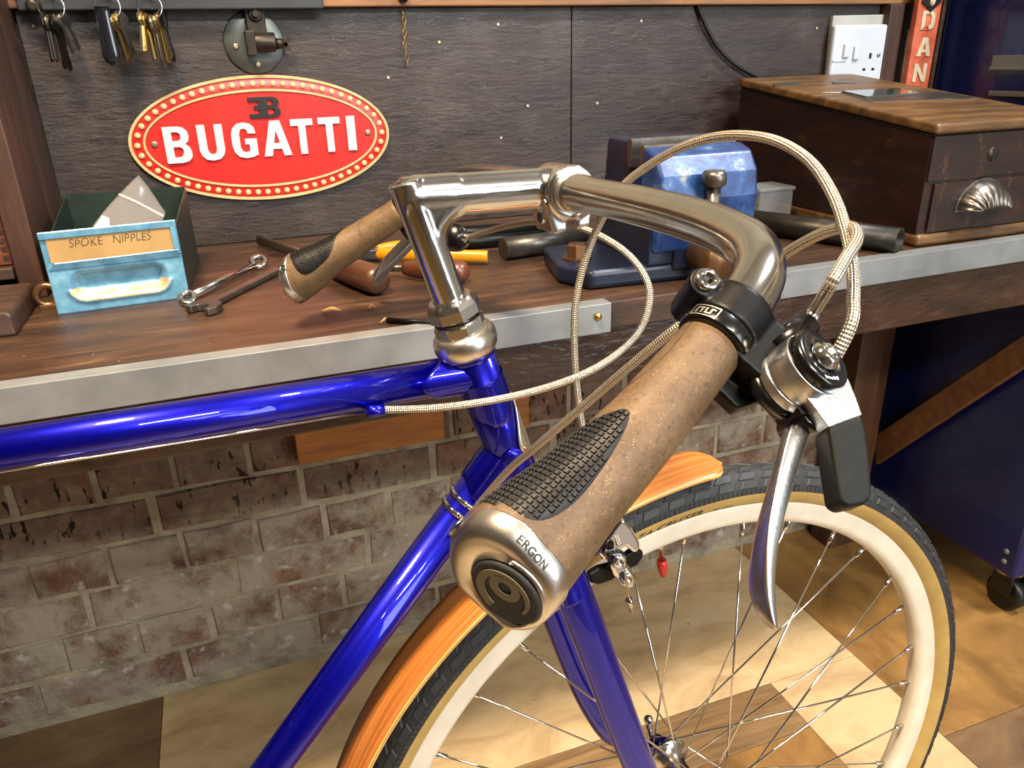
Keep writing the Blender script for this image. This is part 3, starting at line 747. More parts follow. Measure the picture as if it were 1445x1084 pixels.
# ------------------------------------------------------------------ socket, cable, nameboard
sk = thing('wall_socket', (1085, PANEL_Y, 965), 'white electric wall socket on a white board behind the wooden till', 'socket')
put('board', MB().prism([atY(1176, 22, 1180), atY(1269, 20, 1180), atY(1253, 122, 1180), atY(1166, 122, 1180)], (0, 8, 0)), M['socket_board'], sk, bevel=1)
fx0, fx1, fz0, fz1 = 1018, 1133, 968, 1062
put('faceplate', MB().span((fx0, 1168, fz0), (fx1, 1180, fz1)), M['socket_white'], sk, bevel=5, bseg=3)
put('switch', MB().span((1040, 1164, 1010), (1052, 1170, 1032)), M['socket_white'], sk, bevel=1.5)
put('switch', MB().span((1062, 1164, 1006), (1074, 1170, 1028)), M['socket_white'], sk, bevel=1.5)
put('ridge', MB().span((1020, 1166.6, 1004), (1050, 1168.4, 1006)), M['socket_white'], sk)
for x, z, w, h in ((1101, 1012, 5, 9), (1091, 990, 6, 4), (1111, 990, 6, 4)):
    put('pin_hole', MB().span((x - w/2, 1167.4, z - h/2), (x + w/2, 1168.6, z + h/2)), M['sign_black'], sk)
put('screw', MB().lathe([(0, 3.6), (1.4, 3.2), (1.8, .01)], (1119, 1168, 1013), (0, -1, 0), 12), M['screw'], sk)
cpts = [atY(px, py, 1182 - k) for k, (px, py) in enumerate([(983, -6), (990, 22), (1003, 50), (1016, 70), (1034, 88), (1056, 102), (1080, 114)])]
tag(put('power_cable', MB().tube(curve([cpts[0] + np.array([-6, 0, 60])] + cpts + [np.array([905., 1184, 965]), np.array([930., 1184, 900])], 6), 3.4, 8), M['black_cable']), 'black power cable looping down the dark wall panel behind the till', 'cable')
dn = thing('name_board', (1186, 1140, BZ), 'weathered orange vertical board lettered DAN beside the white socket', 'sign')
d0, d1 = 1164, 1216
mb = MB().span((d0, 1140, 900), (d1, 1152, 1190)); put('plate', mb, M['dan_red'], dn, bevel=2)
put('edge', MB().span((d1, 1136, 900), (d1 + 7, 1154, 1190)), M['dark_wood'], dn, bevel=1)
put('foot', MB().span((d0 + 6, 1141, BZ), (d1 - 6, 1151, 902)), M['dark_wood'], dn, bevel=1)
for ch_, zz in (('D', 1051), ('A', 1009), ('N', 967)):
    if ch_ == 'D': o_, h_ = [(0,0),(6,0),(8.6,1.6),(9.4,4.5),(9.4,9.5),(8.6,12.4),(6,14),(0,14)], [[(2.6,2.3),(2.6,11.7),(5.4,11.7),(6.8,9.6),(6.8,4.4),(5.4,2.3)]]
    elif ch_ == 'A': o_, h_ = None, []
    else: o_, h_ = [(0,0),(2.6,0),(2.6,8.6),(6.8,0),(9.4,0),(9.4,14),(6.8,14),(6.8,5.4),(2.6,14),(0,14)], []
    lm_ = MB()
    for oo in ([o_] if o_ else stroke_letter('A')[0]): carve(oo, h_, lambda x, y: np.array([d0 + 11 + x*3.1, 1138.4, zz + y*2.15]), (0, 2.4, 0), lm_)
    put('letter', lm_, M['dan_letter'], dn)
put('emblem', MB().prism([(d0+4, 1137, 1094), (d0+20, 1137, 1084), (d0+26, 1137, 1078), (d0+33, 1137, 1084), (d0+47, 1137, 1094), (d0+44, 1137, 1120), (d0+8, 1137, 1120)], (0, 4, 0)), M['sign_black'], dn, bevel=1)
put('emblem', MB().ball((d0 + 26, 1137, 1096), 6, sc=(1, .6, 1.4)), M['dan_letter'], dn)

# ------------------------------------------------------------------ wooden till
tl = thing('wooden_till', (933, 950, BZ), 'antique dark wooden till with sloping golden lid and cup handle drawer', 'till')
TX0, TX1, TY0, TY1 = 824, 1042, 752, 1150
def slope(y, off=0): return 926 + (y - TY0) / (TY1 - TY0) * 46 + off
put('body', MB().prism([(TX0, TY0, BZ + 14), (TX0, TY1, BZ + 14), (TX0, TY1, slope(TY1)), (TX0, TY0, slope(TY0))], (TX1 - TX0, 0, 0)), M['till'], tl, bevel=2)
put('base_moulding', MB().span((TX0 - 2, TY0 - 6, BZ + .3), (TX1, TY1, BZ + 16)), M['till_lid'], tl, bevel=5, bseg=3)
put('lid', MB().prism([(TX0 - 6, TY0 - 10, slope(TY0)), (TX0 - 6, TY1, slope(TY1)), (TX0 - 6, TY1, slope(TY1, 13)), (TX0 - 6, TY0 - 10, slope(TY0, 13))], (TX1 - TX0 + 12, 0, 0)), M['till_lid'], tl, bevel=4, bseg=3)
put('front_panel', MB().span((TX0 + 1, TY0 - 3, 869), (TX1 - 1, TY0, 924)), M['till'], tl, bevel=1)
dr = put('drawer', MB().span((TX0 + 14, TY0 - 4, BZ + 17), (TX1 - 8, TY0, 866)), M['till'], tl, bevel=1.5)
ky = put('keyhole_plate', MB().lathe([(0, 9), (1, 8.5), (1.2, .01)], (926, TY0 - 3, 897), (0, -1, 0), 20), M['dark_steel'], tl)
put('keyhole', MB().span((925, TY0 - 4.8, 889), (928, TY0 - 4, 902)), M['sign_black'], ky)
# fluted cup pull
cx, cz, cw, chh = 921, 830, 37, 33
mb = MB(); rowsc = []
for i in range(13):
    t_ = math.pi/2 * i / 12; row = []
    for k in range(49):
        a = math.pi * k / 48; fl_ = 1 + .05*math.cos(k * math.pi / 2.4) * math.sin(t_)
        row.append(np.array([cx + cw*math.cos(a)*math.sin(math.pi/2 - t_*.0)*(1 - .35*math.sin(t_)**3) * fl_, TY0 - 4 - 24*math.sin(t_)*fl_, cz + chh*math.sin(a)*(math.cos(t_)*.9 + .1)]))
    rowsc.append(row)
mb.grid(rowsc, flip=True)
cpul = put('cup_pull', mb, M['iron'], dr); sdm = cpul.modifiers.new('solid', 'SOLIDIFY'); sdm.thickness = .0018
put('pull_flange', MB().prism([(cx + (cw+6)*math.cos(a), TY0 - 5.2, cz - 3 + (chh+8)*math.sin(a)) for a in np.linspace(0, math.pi, 24)], (0, 2, 0)), M['iron'], dr, bevel=.5)
put('drawer_slot', MB().prism([(911, TY0 - 4.6, BZ + 19), (932, TY0 - 4.6, BZ + 19), (921, TY0 - 4.6, BZ + 28)], (0, 1, 0)), M['sign_black'], dr)
def lidpt(px, py, off=13.5):
    d = ray(px, py); k = 46 / (TY1 - TY0)
    t_ = (926 + off - k*TY0 - CAM[2]) / (d[2] - k*d[1]); return CAM + d * t_
def lid_plate(nm, pts, m, th):
    return put(nm, MB().prism([lidpt(*q) + np.array([0, 0, th]) for q in pts], (0, 0, -th - .5)), M[m], tl, bevel=.5, bseg=1)
lid_plate('lid_slot_plate', [(1160, 131), (1187, 131), (1217, 141), (1232, 145), (1380, 139), (1330, 130), (1270, 128)], 'iron', 1)
lid_plate('lid_glass', [(1188, 131), (1268, 127), (1300, 134), (1222, 139)], 'glass_dark', 3)
lid_plate('hinge', [(1090, 119), (1128, 116), (1130, 118.5), (1092, 121.5)], 'iron', 1.5)
lid_plate('hinge', [(1174, 116), (1205, 115), (1207, 117), (1176, 118)], 'iron', 1.5)

pp = [np.array([660., 985, BZ + 16.5]), np.array([779., 733, BZ + 16.5])]
mb = MB(); u_ = unit(pp[1] - pp[0])
mb.lathe([(0, 16), (np.linalg.norm(pp[1]-pp[0]), 16), (np.linalg.norm(pp[1]-pp[0]), 13.2), (4, 13.2), (4, .01)], pp[0], u_, 32)
tag(put('steel_pipe', mb, M['pipe_iron']), 'dark steel pipe lying open-ended on the bench in front of the till', 'pipe')
q = atZ(1095, 300, BZ); px_ = thing('plastic_tub', (765, 985, BZ), 'small frosted plastic tub in the shadow beside the till', 'tub')
put('body', MB().span((736, 958, BZ), (796, 1010, BZ + 46)), M['plastic_clear'], px_, bevel=3)
put('lid', MB().span((734, 956, BZ + 46), (798, 1012, BZ + 52)), M['plastic_clear'], px_, bevel=2)

# ------------------------------------------------------------------ bench vise
vs = thing('bench_vise', (470, 800, BZ), 'chipped blue engineer vise bolted to the bench behind the handlebar', 'vise')
VX = 490.0
def vbox(x0, x1, y0, y1, z0, z1): return [(VX + x0, y0, z0), (VX + x1, y1, z1)]
mb = MB().prism([(VX - 150, 790, BZ + .2), (VX - 130, 745, BZ + .2), (VX + 60, 735, BZ + .2), (VX + 80, 800, BZ + .2), (VX + 60, 900, BZ + .2), (VX - 130, 880, BZ + .2)], (0, 0, 22))
put('base', mb, M['vise_dark'], vs, bevel=6, bseg=3)
put('base_bolt', MB().lathe([(0, 17), (2, 17), (2, 12, 6), (16, 12, 6), (17.5, 10, 6)], (VX - 118, 806, BZ + 22), (0, 0, 1), 24, smooth=False), M['rusty'], vs)
mb = MB().prism([(VX - 62, 740, BZ + 20), (VX + 45, 740, BZ + 20), (VX + 45, 740, 880), (VX - 62, 740, 880)], (0, 130, 0))
mb.prism([(VX - 50, 800, 860), (VX - 50, 880, 860), (VX - 50, 868, 936), (VX - 50, 812, 936)], (108, 0, 0))
fused('fixed_jaw', mb, M['vise_dark'], vs, 3, 4)
put('jaw_plate', MB().span((VX - 52, 806, 906), (VX + 66, 815, 938)), M['iron'], vs, bevel=1)
mj = MB(); prof = [(762, 932), (742, 926), (728, 906), (724, 880), (727, 850), (735, 822), (770, 822), (770, 932)]
mj.prism([(VX - 58, y, z) for y, z in prof], (122, 0, 0))
put('moving_jaw', mj, M['vise_blue'], vs, bevel=4, bseg=3)
put('jaw_plate', MB().span((VX - 56, 770, 904), (VX + 62, 778, 934)), M['iron'], vs, bevel=1)
put('slide', MB().span((VX - 32, 735, 800), (VX + 32, 830, 850)), M['vise_dark'], vs, bevel=4)
put('screw_head', MB().lathe([(0, 15), (2, 19), (44, 19), (46, 17), (46.5, .01)], (VX, 735, 818), (0, -1, 0), 32), M['rusty'], vs)
hb0, hb1 = np.array([VX - 6, 712., 812]), np.array([VX - 3, 742., 903])
hb1 = atD(985, 246, 0.0) if False else np.array([487., 712., 899.])
put('handle_bar', MB().tube([np.array([490.5, 712., 791.]), np.array([487., 712., 899.])], 7.4, 16).lathe([(0, 9), (3, 13), (13, 13), (17, 11), (18, .01)], (487, 712, 894), (-.03, 0, 1), 20), M['iron'], vs)

# ------------------------------------------------------------------ blue steel parts bin
bn = thing('parts_bin', (-118, 985, BZ), 'worn blue steel parts bin with handwritten card label', 'bin')
bw0, bw1 = -184.0, -54.0; yf = 901.0; hB = 87.0
mb = MB(); rowsb = []
for i in range(49):
    z = i / 48 * hB; row = []
    for k in range(81):
        x = k / 80 * (bw1 - bw0); dx = abs(x - 65) - 34; dz = abs(z - 29) - 2
        d = math.hypot(max(dx, 0), max(dz, 0)) + min(max(dx, dz), 0)
        rec = 9 * max(0, min(1, (14 - d) / 11)); rec = rec*rec*(27 - 2*rec) / 81 if z < 45 else 0
        lift = 2.2 * math.exp(-((d - 15) / 3)**2) if z < 24 else 0
        row.append(np.array([bw0 + x, yf + rec - lift + (x / 130) * 10, BZ + z]))
    rowsb.append(row)
mb.grid(rowsb); nf = len(mb.f)
for i in range(48):
    for k in range(80):
        x = (k + .5) / 80 * 130; z = (i + .5) / 48 * hB; dx = abs(x - 65) - 34; dz = abs(z - 29) - 2
        d = math.hypot(max(dx, 0), max(dz, 0)) + min(max(dx, dz), 0)
        if z < 25 and 6 < d < 15.5 and abs(x - 65) < 52: mb.mi[i*80 + k] = 1
fb = put('front', mb, [M['bin_blue'], M['bin_bare']], bn); q_ = fb.modifiers.new('s', 'SOLIDIFY'); q_.thickness = .0014
def bp(x, z, out=0): return np.array([bw0 + x, yf + x/130*10 - out, BZ + z])
put('label_card', MB().prism([bp(6, 55, 1.4), bp(124, 55, 1.4), bp(124, 80, 1.4), bp(6, 80, 1.4)], (0, .8, 0)), M['card'], bn)
put('label_frame', MB().prism([bp(0, 79.5, 2.6), bp(130, 79.5, 2.6), bp(130, 87, 3.2), bp(0, 87, 3.2)], (0, 2, 0)).prism([bp(1, 47, .8), bp(129, 47, .8), bp(128, 56, 3.4), bp(8, 55, 3.4)], (0, 1.6, 0)).prism([bp(123.5, 55, 3), bp(129.5, 50, 2.4), bp(129.5, 80, 2.4), bp(123.5, 80, 3)], (0, 1.5, 0)), M['bin_blue'], bn, bevel=.7, bseg=1)
put('handwriting', letters(MB(), 'SPOKE   NIPPLES', lambda x, y: bp(26 + x, 69 + y + .6*math.sin(x*.5), 1.6), 78, 8.2, bold=-.012, shear=.15), M['pencil'], bn)
def wall_(pts, nm, d): return put(nm, MB().prism(pts, d), M['bin_green'], bn)
wall_([(bw0 + 2, 903, BZ), (bw0 + 2, 1085, BZ), (bw0 + 2, 1085, BZ + 96), (bw0 + 2, 905, BZ + 70)], 'side', (1.5, 0, 0))
wall_([(bw1 - 2, 912, BZ), (bw1 + 8, 1085, BZ), (bw1 + 8, 1085, BZ + 96), (bw1 - 2, 912, BZ + 80)], 'side', (1.5, 0, 0))
wall_([(bw0 + 2, 1085, BZ), (bw1 + 8, 1085, BZ), (bw1 + 8, 1085, BZ + 98), (bw0 + 2, 1085, BZ + 98)], 'back', (0, 1.5, 0))
wall_([(bw0 + 3, 912, BZ + .5), (bw1, 912, BZ + .5), (bw1 + 7, 1085, BZ + .5), (bw0 + 3, 1085, BZ + .5)], 'bottom', (0, 0, 1.5))
bg = thing('zip_bag', (-95, 945, BZ + 20), 'clear plastic zip bag poking out of the blue bin', 'plastic bag')
BL_, BR_, TR_, TL_ = atY(123, 331, 935), atY(226, 321, 925), atY(233, 299, 962), atY(196, 246, 985)
M_ = atY(142, 297, 955)
mb = MB(); rowg = []
for i in range(15):
    v_ = i / 14; row = []
    for k in range(15):
        u = k / 14
        left = BL_*(1 - v_)**2 + 2*M_*v_*(1 - v_) + TL_*v_*v_; right = BR_*(1 - v_) + TR_*v_
        row.append(left*(1 - u) + right*u + np.array([0, -6*math.sin(3*u + 2*v_), 3*math.sin(5*u)*v_*.5]))
    rowg.append([p + (np.array([0, 0, -34]) if i == 0 else 0) for p in row])
mb.grid(rowg); o = put('film', mb, M['bag'], bg); o.modifiers.new('s', 'SOLIDIFY').thickness = .0006
put('seal', MB().tube([p + np.array([0, -1, 0]) for p in rowg[10]], (1.6), 6), M['bag_seal'], bg)
put('paper', MB().prism([rowg[1][0] + np.array([2, 2, 0]), rowg[1][4] + np.array([0, 2, 0]), rowg[5][2] + np.array([0, 3, -2]), rowg[5][0] + np.array([2, 3, 0])], (0, .6, 0)), M['sign_white'], bg)

# ------------------------------------------------------------------ hand tools on the bench
rs = thing('ring_spanner', (-15, 950, BZ), 'slim polished ring spanner lying on the bench right of the blue bin', 'spanner')
put('shank', MB().tube([P3(-50, 893, BZ + 7), P3(22, 1001, BZ + 8)], [(4.6, 3.4), (4.6, 3.4)], 12), M['steel'], rs)
for c, r, dz in ((P3(-55, 884, BZ + 7), 8, 0), (P3(27, 1010, BZ + 10), 9, 3)):
    put('ring_end', MB().tube([c + r*np.array([math.cos(a)*.9, math.sin(a)*.9, .5*math.sin(a)]) for a in np.linspace(0, 2*math.pi, 21)[:-1]], 3.6, 10, closed=True), M['steel'], rs)
os_ = thing('open_spanner', (0, 900, BZ), 'grey open-ended spanner lying with its jaw towards the bench edge', 'spanner')
def flat(poly, z0, z1, org, ang):
    c, s = math.cos(ang), math.sin(ang)
    return [P3(org[0] + x*c - y*s, org[1] + x*s + y*c, z0) for x, y in poly], (0, 0, z1 - z0)
sa = math.atan2(979 - 850, 50 + 36)
jaw = [(12, -6), (4, -17), (-10, -20), (-20, -15), (-17, -8), (-8, -9), (-3, -2), (-6, 6), (-14, 9), (-14, 16), (-4, 19), (7, 14), (14, 6)]
put('jaw', MB().prism(*flat(jaw, BZ + 1, BZ + 9, (-36, 850), sa)), M['iron'], os_, bevel=1.2)
put('shank', MB().prism(*flat([(8, -6), (150, -5), (150, 5), (8, 6)], BZ + 2, BZ + 8, (-36, 850), sa)), M['iron'], os_, bevel=1.5)
def tool_handle(name, label, butt, neck, r, mat, shaft_to=None, sr=5, cat='chisel'):
    t_ = thing(name, (butt + neck) / 2 * np.array([1, 1, 0]) + np.array([0, 0, BZ]), label, cat)
    L = np.linalg.norm(neck - butt); ax = unit(neck - butt)
    put('handle', MB().lathe([(0, .01), (1.5, r*.55), (5, r*.85), (11, r), (L*.45, r*.98), (L*.75, r*.8), (L*.93, r*.7), (L, r*.6)], butt, ax, 28), M[mat], t_)
    if shaft_to is not None:
        put('blade', MB().tube([neck - ax*2, shaft_to], [(sr, sr*.7), (sr*1.1, sr*.6)], 10), M['iron'], t_)
    return t_
tool_handle('wood_chisel', 'long chisel with a dark wooden handle under the far grip', P3(146, 822, BZ + 17), P3(104, 942, BZ + 15), 16.5, 'handle_wood', P3(36, 1150, BZ + 9), 7)
tool_handle('screwdriver', 'short screwdriver with a red-brown wooden handle behind the stem', P3(247, 829, BZ + 14), P3(186, 884, BZ + 13), 13.5, 'handle_red', P3(150, 918, BZ + 9), 4, 'screwdriver')
pl = thing('pliers', (235, 960, BZ), 'pliers with yellow handles lying on the bench behind the stem', 'pliers')
put('handle', MB().tube(curve([P3(296, 906, BZ + 10), P3(250, 926, BZ + 12), P3(205, 958, BZ + 11), P3(172, 985, BZ + 10)], 6), [(8, 6)] * 19, 12), M['yellow'], pl)
put('handle', MB().tube(curve([P3(285, 985, BZ + 10), P3(240, 1000, BZ + 12), P3(200, 1008, BZ + 11), P3(172, 998, BZ + 10)], 6), [(8, 6)] * 19, 12), M['yellow'], pl)
put('jaws', MB().prism([P3(176, 978, BZ + 4), P3(178, 1004, BZ + 4), P3(150, 1012, BZ + 4), P3(118, 1010, BZ + 4), P3(120, 1000, BZ + 4), P3(150, 984, BZ + 4)], (0, 0, 13)), M['gunmetal'], pl, bevel=2)
for lab, a, b, r, m in (('short grey steel tube end lying near the vise base', P3(322, 921, BZ + 14), P3(445, 935, BZ + 14), 14, 'gunmetal'),
                        ('long black steel rod lying behind the grey tube', P3(222, 1010, BZ + 9), P3(400, 985, BZ + 9), 9, 'black_matt'),
                        ('black steel rod lying closest to the wall behind the stem', P3(240, 1055, BZ + 11), P3(430, 1030, BZ + 11), 11, 'black_matt')):
    L = np.linalg.norm(b - a)
    tag(put('steel_rod', MB().lathe([(0, r), (L, r), (L, r*.7), (L - 6, r*.7), (L - 6, .01)], a, unit(b - a), 20), M[m]), lab, 'rod', 'steel rods and tubes by the vise')
a, b = atZ(546, 452, BZ + 3), atZ(612, 456, BZ + 3)
tag(put('thin_bar', MB().tube([a, b], [(3, 2.4), (3, 2.4)], 8), M['black_matt']), 'thin black bar lying along the bench edge left of the headset', 'bar')
def shaving(px, py, L, w, ang, lab):
    c = atZ(px, py, BZ); mb = MB(); rr = []
    for i in range(9):
        t_ = i / 8; x = (t_ - .5) * L; h = w * math.sin(math.pi * (t_*.9 + .08))
        rr.append([c + P3(x*math.cos(ang) - s*h*math.sin(ang), x*math.sin(ang) + s*h*math.cos(ang), 1.2 + 2.5*math.sin(3*t_)**2 + abs(s)*1.5) for s in (-1, -.3, .3, 1)])
    mb.grid(rr); o = put('wood_shaving', mb, M['shaving'], org=c); o.modifiers.new('s', 'SOLIDIFY').thickness = .0008
    tag(o, lab, 'shaving', 'wood shavings on the bench top')
shaving(468, 442, 20, 4.5, -.2, 'large curled orange wood shaving on the bench in front of the chisel')
shaving(418, 428, 9, 1.6, -.7, 'thin splinter of wood on the bench below the far grip end')
shaving(525, 437, 8, 1.8, .3, 'small pale shaving on the bench just left of the headset')
shaving(545, 456, 14, 1.4, .4, 'pale splinter lying on the thin black bar')
shaving(655, 428, 9, 1.4, -.4, 'small pale shaving on the bench just right of the headset')

# ================================================================== bicycle
bike = thing('bicycle', Sw((0, 0, -349)) * np.array([1, 1, 0]), 'deep blue steel bicycle with cork grips, polished bars and cream front rim', 'bicycle')
def axF(h): return Fw(np.array([-math.cos(HEAD), 0, math.sin(HEAD)]) * h)
TS = math.radians(1.03)
def tt(x): return Fw((x, 0, 484.98 + (x + 400) * math.tan(TS)))
ht = put('head_tube', MB().tube([axF(392), axF(531)], 15.9, 36), M['blue'], bike)
ttj = tt(-147); ttd = unit(tt(-600) - ttj)
topt = put('top_tube', MB().tube([ttj, tt(-640)], 12.7, 32), M['blue'], bike)
d0_, d1_ = Fw((-162.1, 0, 386.2)), Fw((-329.3, 0, 184.1)); dd = unit(d1_ - d0_)
dtj = d0_ - dd * 46
dnt = put('down_tube', MB().tube([dtj, d1_ + dd * 330], 14.3, 32), M['blue'], bike)
put('seat_tube', MB().tube([Fw((-640, 0, 520)), d1_ + dd * 330], 14.3, 20), M['blue'], bike)
def sleeve(org, axis, ref, r, L, shape, th=1.4, n=48, m=10, ends=False):
    axis = unit(axis); u = unit(np.asarray(ref) - axis * (np.asarray(ref) @ axis)); w = np.cross(axis, u); mb = MB(); rows = []
    for i in range(m + 2):
        row = []
        for k in range(n):
            a = 2*math.pi*k/n; Le = L + shape(a); t_ = min(i, m) / m * Le
            rad = r + th if i <= m else r - .3
            row.append(org + axis*t_ + (u*math.cos(a) + w*math.sin(a)) * rad)
        rows.append(row)
    mb.grid(rows, close_u=True); return mb
sd = FR[:, 1]
put('lug', sleeve(axF(508), -unit(axF(1) - axF(0)) , sd, 15.9, 30, lambda a: 9*math.cos(2*a) - 4), M['blue'], ht)
put('lug_collar', MB().lathe([(0, 17.0), (1, 18.0), (4, 18.0), (5, 17.2)], axF(524), axF(1) - axF(0), 40), M['blue'], ht)
put('lug', sleeve(axF(396), axF(1) - axF(0), sd, 15.9, 48, lambda a: 8*math.cos(2*a)), M['blue'], ht)
put('lug', sleeve(ttj, ttd, sd, 12.7, 34, lambda a: 8*math.cos(2*a)), M['blue'], topt)
put('lug', sleeve(dtj, dd, sd, 14.3, 31, lambda a: 5*math.cos(2*a)), M['blue'], dnt)
# head badge wrapped round the front of the head tube
bdg = []; n_ = 12
hax = unit(axF(1) - axF(0)); hf = unit(FR[:, 0] - hax*(FR[:, 0] @ hax)); hs = np.cross(hax, hf)
for i in range(13):
    t_ = i / 12; h = 449 - 9 + t_*46; wd = math.radians(64) * (1 - (max(0, t_ - .25) / .75)**1.4 * .93) * min(1, .6 + 3*t_)
    bdg.append([axF(h) + (hf*math.cos(a) + hs*math.sin(a)) * 17.0 for a in np.linspace(-wd, wd, 13)])
bo = MB().grid(bdg); o = put('head_badge', bo, M['badge'], ht); o.modifiers.new('s', 'SOLIDIFY').thickness = -.0011
ra = math.radians(-52); put('badge_rivet', MB().ball(axF(447) + (hf*math.cos(ra) + hs*math.sin(ra))*17.6, 2.0, 10, 6), M['copper'], ht)
# cable stop and shift boss
cs = FP(525, 580, -12)
put('cable_stop', MB().tube([cs - ttd*8, cs + ttd*4], [(4.2, 5.4)] * 2, 14).ball(cs, 4.6).tube([cs - ttd*20 + P3(0, 4, 6), cs + P3(0, 4, 5)], 2.4, 8), M['blue'], topt)
for k in (-5, 5):
    c = d0_ + dd * k
    put('cable_clamp_band', MB().lathe([(-1.8, 14.6), (-1.8, 15.6), (1.8, 15.6), (1.8, 14.6)], c, dd, 32), M['chrome'], dnt)
# headset
hd = thing_org = put('headset', MB().lathe([(527, 15), (528, 19), (531, 21.3), (536, 22.6), (541, 22.2), (544, 20.4), (545.5, 18)], Sw(A_S), Sdir(AX_S), 48), M['brushed'], bike)
put('adjusting_cup', MB().lathe([(545, 17), (546, 18, 8), (552, 18, 8), (553, 16.5), (556, 15.8)], Sw(A_S), Sdir(AX_S), 64, smooth=False), M['nut_alloy'], hd)
put('washer', MB().lathe([(553.5, 14), (553.5, 16.4), (556.5, 16.4), (556.5, 14)], Sw(A_S), Sdir(AX_S), 40), M['black_gloss'], hd)
put('lock_nut', MB().lathe([(556.5, 16.8), (557, 18.4, 8), (564, 18.4, 8), (567.5, 16.6, 8), (569.5, 14.6), (569.5, 11.5)], Sw(A_S), Sdir(AX_S), 64, smooth=False), M['nut_alloy'], hd)
def on_nut(a0):
    ax = Sdir(AX_S); u = unit(-SR[:, 1] - ax*(-SR[:, 1] @ ax)); w = np.cross(ax, u)
    return lambda x, y: Sw(A_S) + ax*(565.2 + y) + (u*math.cos(a0 + x/17.6) + w*math.sin(a0 + x/17.6)) * (17.75 - .55*y)
put('lettering', letters(MB(), 'ABLE', on_nut(math.radians(-62)), 7.5, 2.4, bold=.01), M['ink'], hd)
# stem
CL_S = np.array([-130.65, 0.0, 593.98])
mb = MB(); qh0, qtop = A_S + AX_S*560, A_S + AX_S*644
E1 = CL_S + np.array([-8, 0, 2.0]); E0 = np.array([qtop[0] + 2, 0, 597.5])
mb.tube([Sw(A_S + AX_S*568), Sw(A_S + AX_S*651)], 11.3, 28)
mb.tube([Sw(E0 + np.array([-7, 0, 0])), Sw(E0), Sw(E1)], [(13.2, 10.6), (13.6, 11.4), (13.6, 11.4)], 28, up=SR[:, 2])
for k in range(7):    # web in the crook
    f_ = k / 6; a_ = qtop*(1 - f_) + (A_S + AX_S*606)*f_ + AX_S*-4; b_ = E0*(f_) + (E0 + np.array([46, 0, 0]))*(1 - f_)
cr = []
for k in range(10):
    t_ = k / 9; p0 = A_S + AX_S*594; p1 = A_S + AX_S*636; p2 = np.array([-184, 0, 597.0])
    cr.append(Sw(p0*(1 - t_)**2 + 2*p1*t_*(1 - t_) + p2*t_*t_))
mb.tube(cr, 10.4, 24); mb.tube([Sw(E0 + np.array([-7, 0, 2.6])), Sw(E0 + np.array([-3, 0, 3.0])), Sw(E0 + np.array([2, 0, 3.2])), Sw(E0 + np.array([30, 0, 3.0]))], [6.5, 9.6, 10.8, 10.6], 24)
mb.prism([Sw(q + np.array([0, -10.2, 0])) for q in [A_S + AX_S*600, A_S + AX_S*640, np.array([-196, 0, 597.0])] + [SR.T @ (np.array(c_) - SO) for c_ in cr[::-1][1:-1]]], Sdir((0, 20.4, 0)))
fil = [(-238, 600), (-227 + 3, 548)] + [(-201.5 + 0 - 18*math.cos(a_) + (18 - 18*math.sin(a_))*-.0, 565 + 18*math.sin(a_)) for a_ in np.linspace(.15, math.pi/2, 9)] + [(-190, 586), (-190, 600)]

mb.lathe([(-17, 13), (-17, 17.6), (17, 17.6), (17, 13)], Sw(CL_S), SR[:, 1], 36)
mb.ball(Sw(CL_S + np.array([-9, 0, 1])), 17, sc=(1.0, .95, .95))
for ear in ([(-20, -4), (-3, -9), (-3, -25), (-13, -27)], [(3.4, -9), (17, -4), (14, -23), (3.4, -25)]):
    mb.prism([Sw(CL_S + np.array([x, -15, z])) for x, z in ear], Sdir((0, 30, 0)))
stem = fused('stem', mb, M['stem_alloy'], bike, .7, 22)
put('clamp_bolt', MB().lathe([(-17, 4.4), (-16, 5.2), (18.5, 5.2), (20, 4), (20.5, .01)], Sw(CL_S + np.array([0, 0, -16.5])), Sdir((1, 0, 0)), 18), M['chrome'], stem)
put('expander_bolt', MB().lathe([(646, 5), (651.5, 5), (652.2, 4.4), (652.2, 3, 6), (650, 3, 6), (650, .01)], Sw(A_S), Sdir(AX_S), 24), M['chrome'], stem)
put('clamp_sleeve', MB().lathe([(-21, 12.6), (-21, 13.6), (21, 13.6), (21, 12.6)], Sw(CL_S), SR[:, 1], 40), M['brushed'], stem)
# handlebar
AL = math.radians(30.9); BU = np.array([math.cos(AL), 0, math.sin(AL)]); BN = np.array([-math.sin(AL), 0, math.cos(AL)])
def barS(s, y): return CL_S + BU*s + np.array([0, y, 0.0])
half = [(0, 0), (.6, -28), (1.2, -70), (1.4, -112), (.4, -150), (-2.5, -182), (-8, -207), (-19, -225), (-34, -235), (-52, -241), (-90, -252), (-130, -263.6), (-178, -277.5)]
hp = curve([barS(*q) for q in half], 8)
def other(q): return np.array([q[0], -q[1], q[2] - .036*max(0.0, -q[1] - 20)])   # far side of the bar sits slightly lower
full = [other(q) for q in hp[::-1]] + hp[1:]
hbar = put('handlebar', MB().tube([Sw(q) for q in full], [12.7 if abs(q[1]) < 24 else (11.1 + 1.6*max(0, 1 - (abs(q[1]) - 24)/20)) for q in full], 40), M['bar_alloy'], bike)

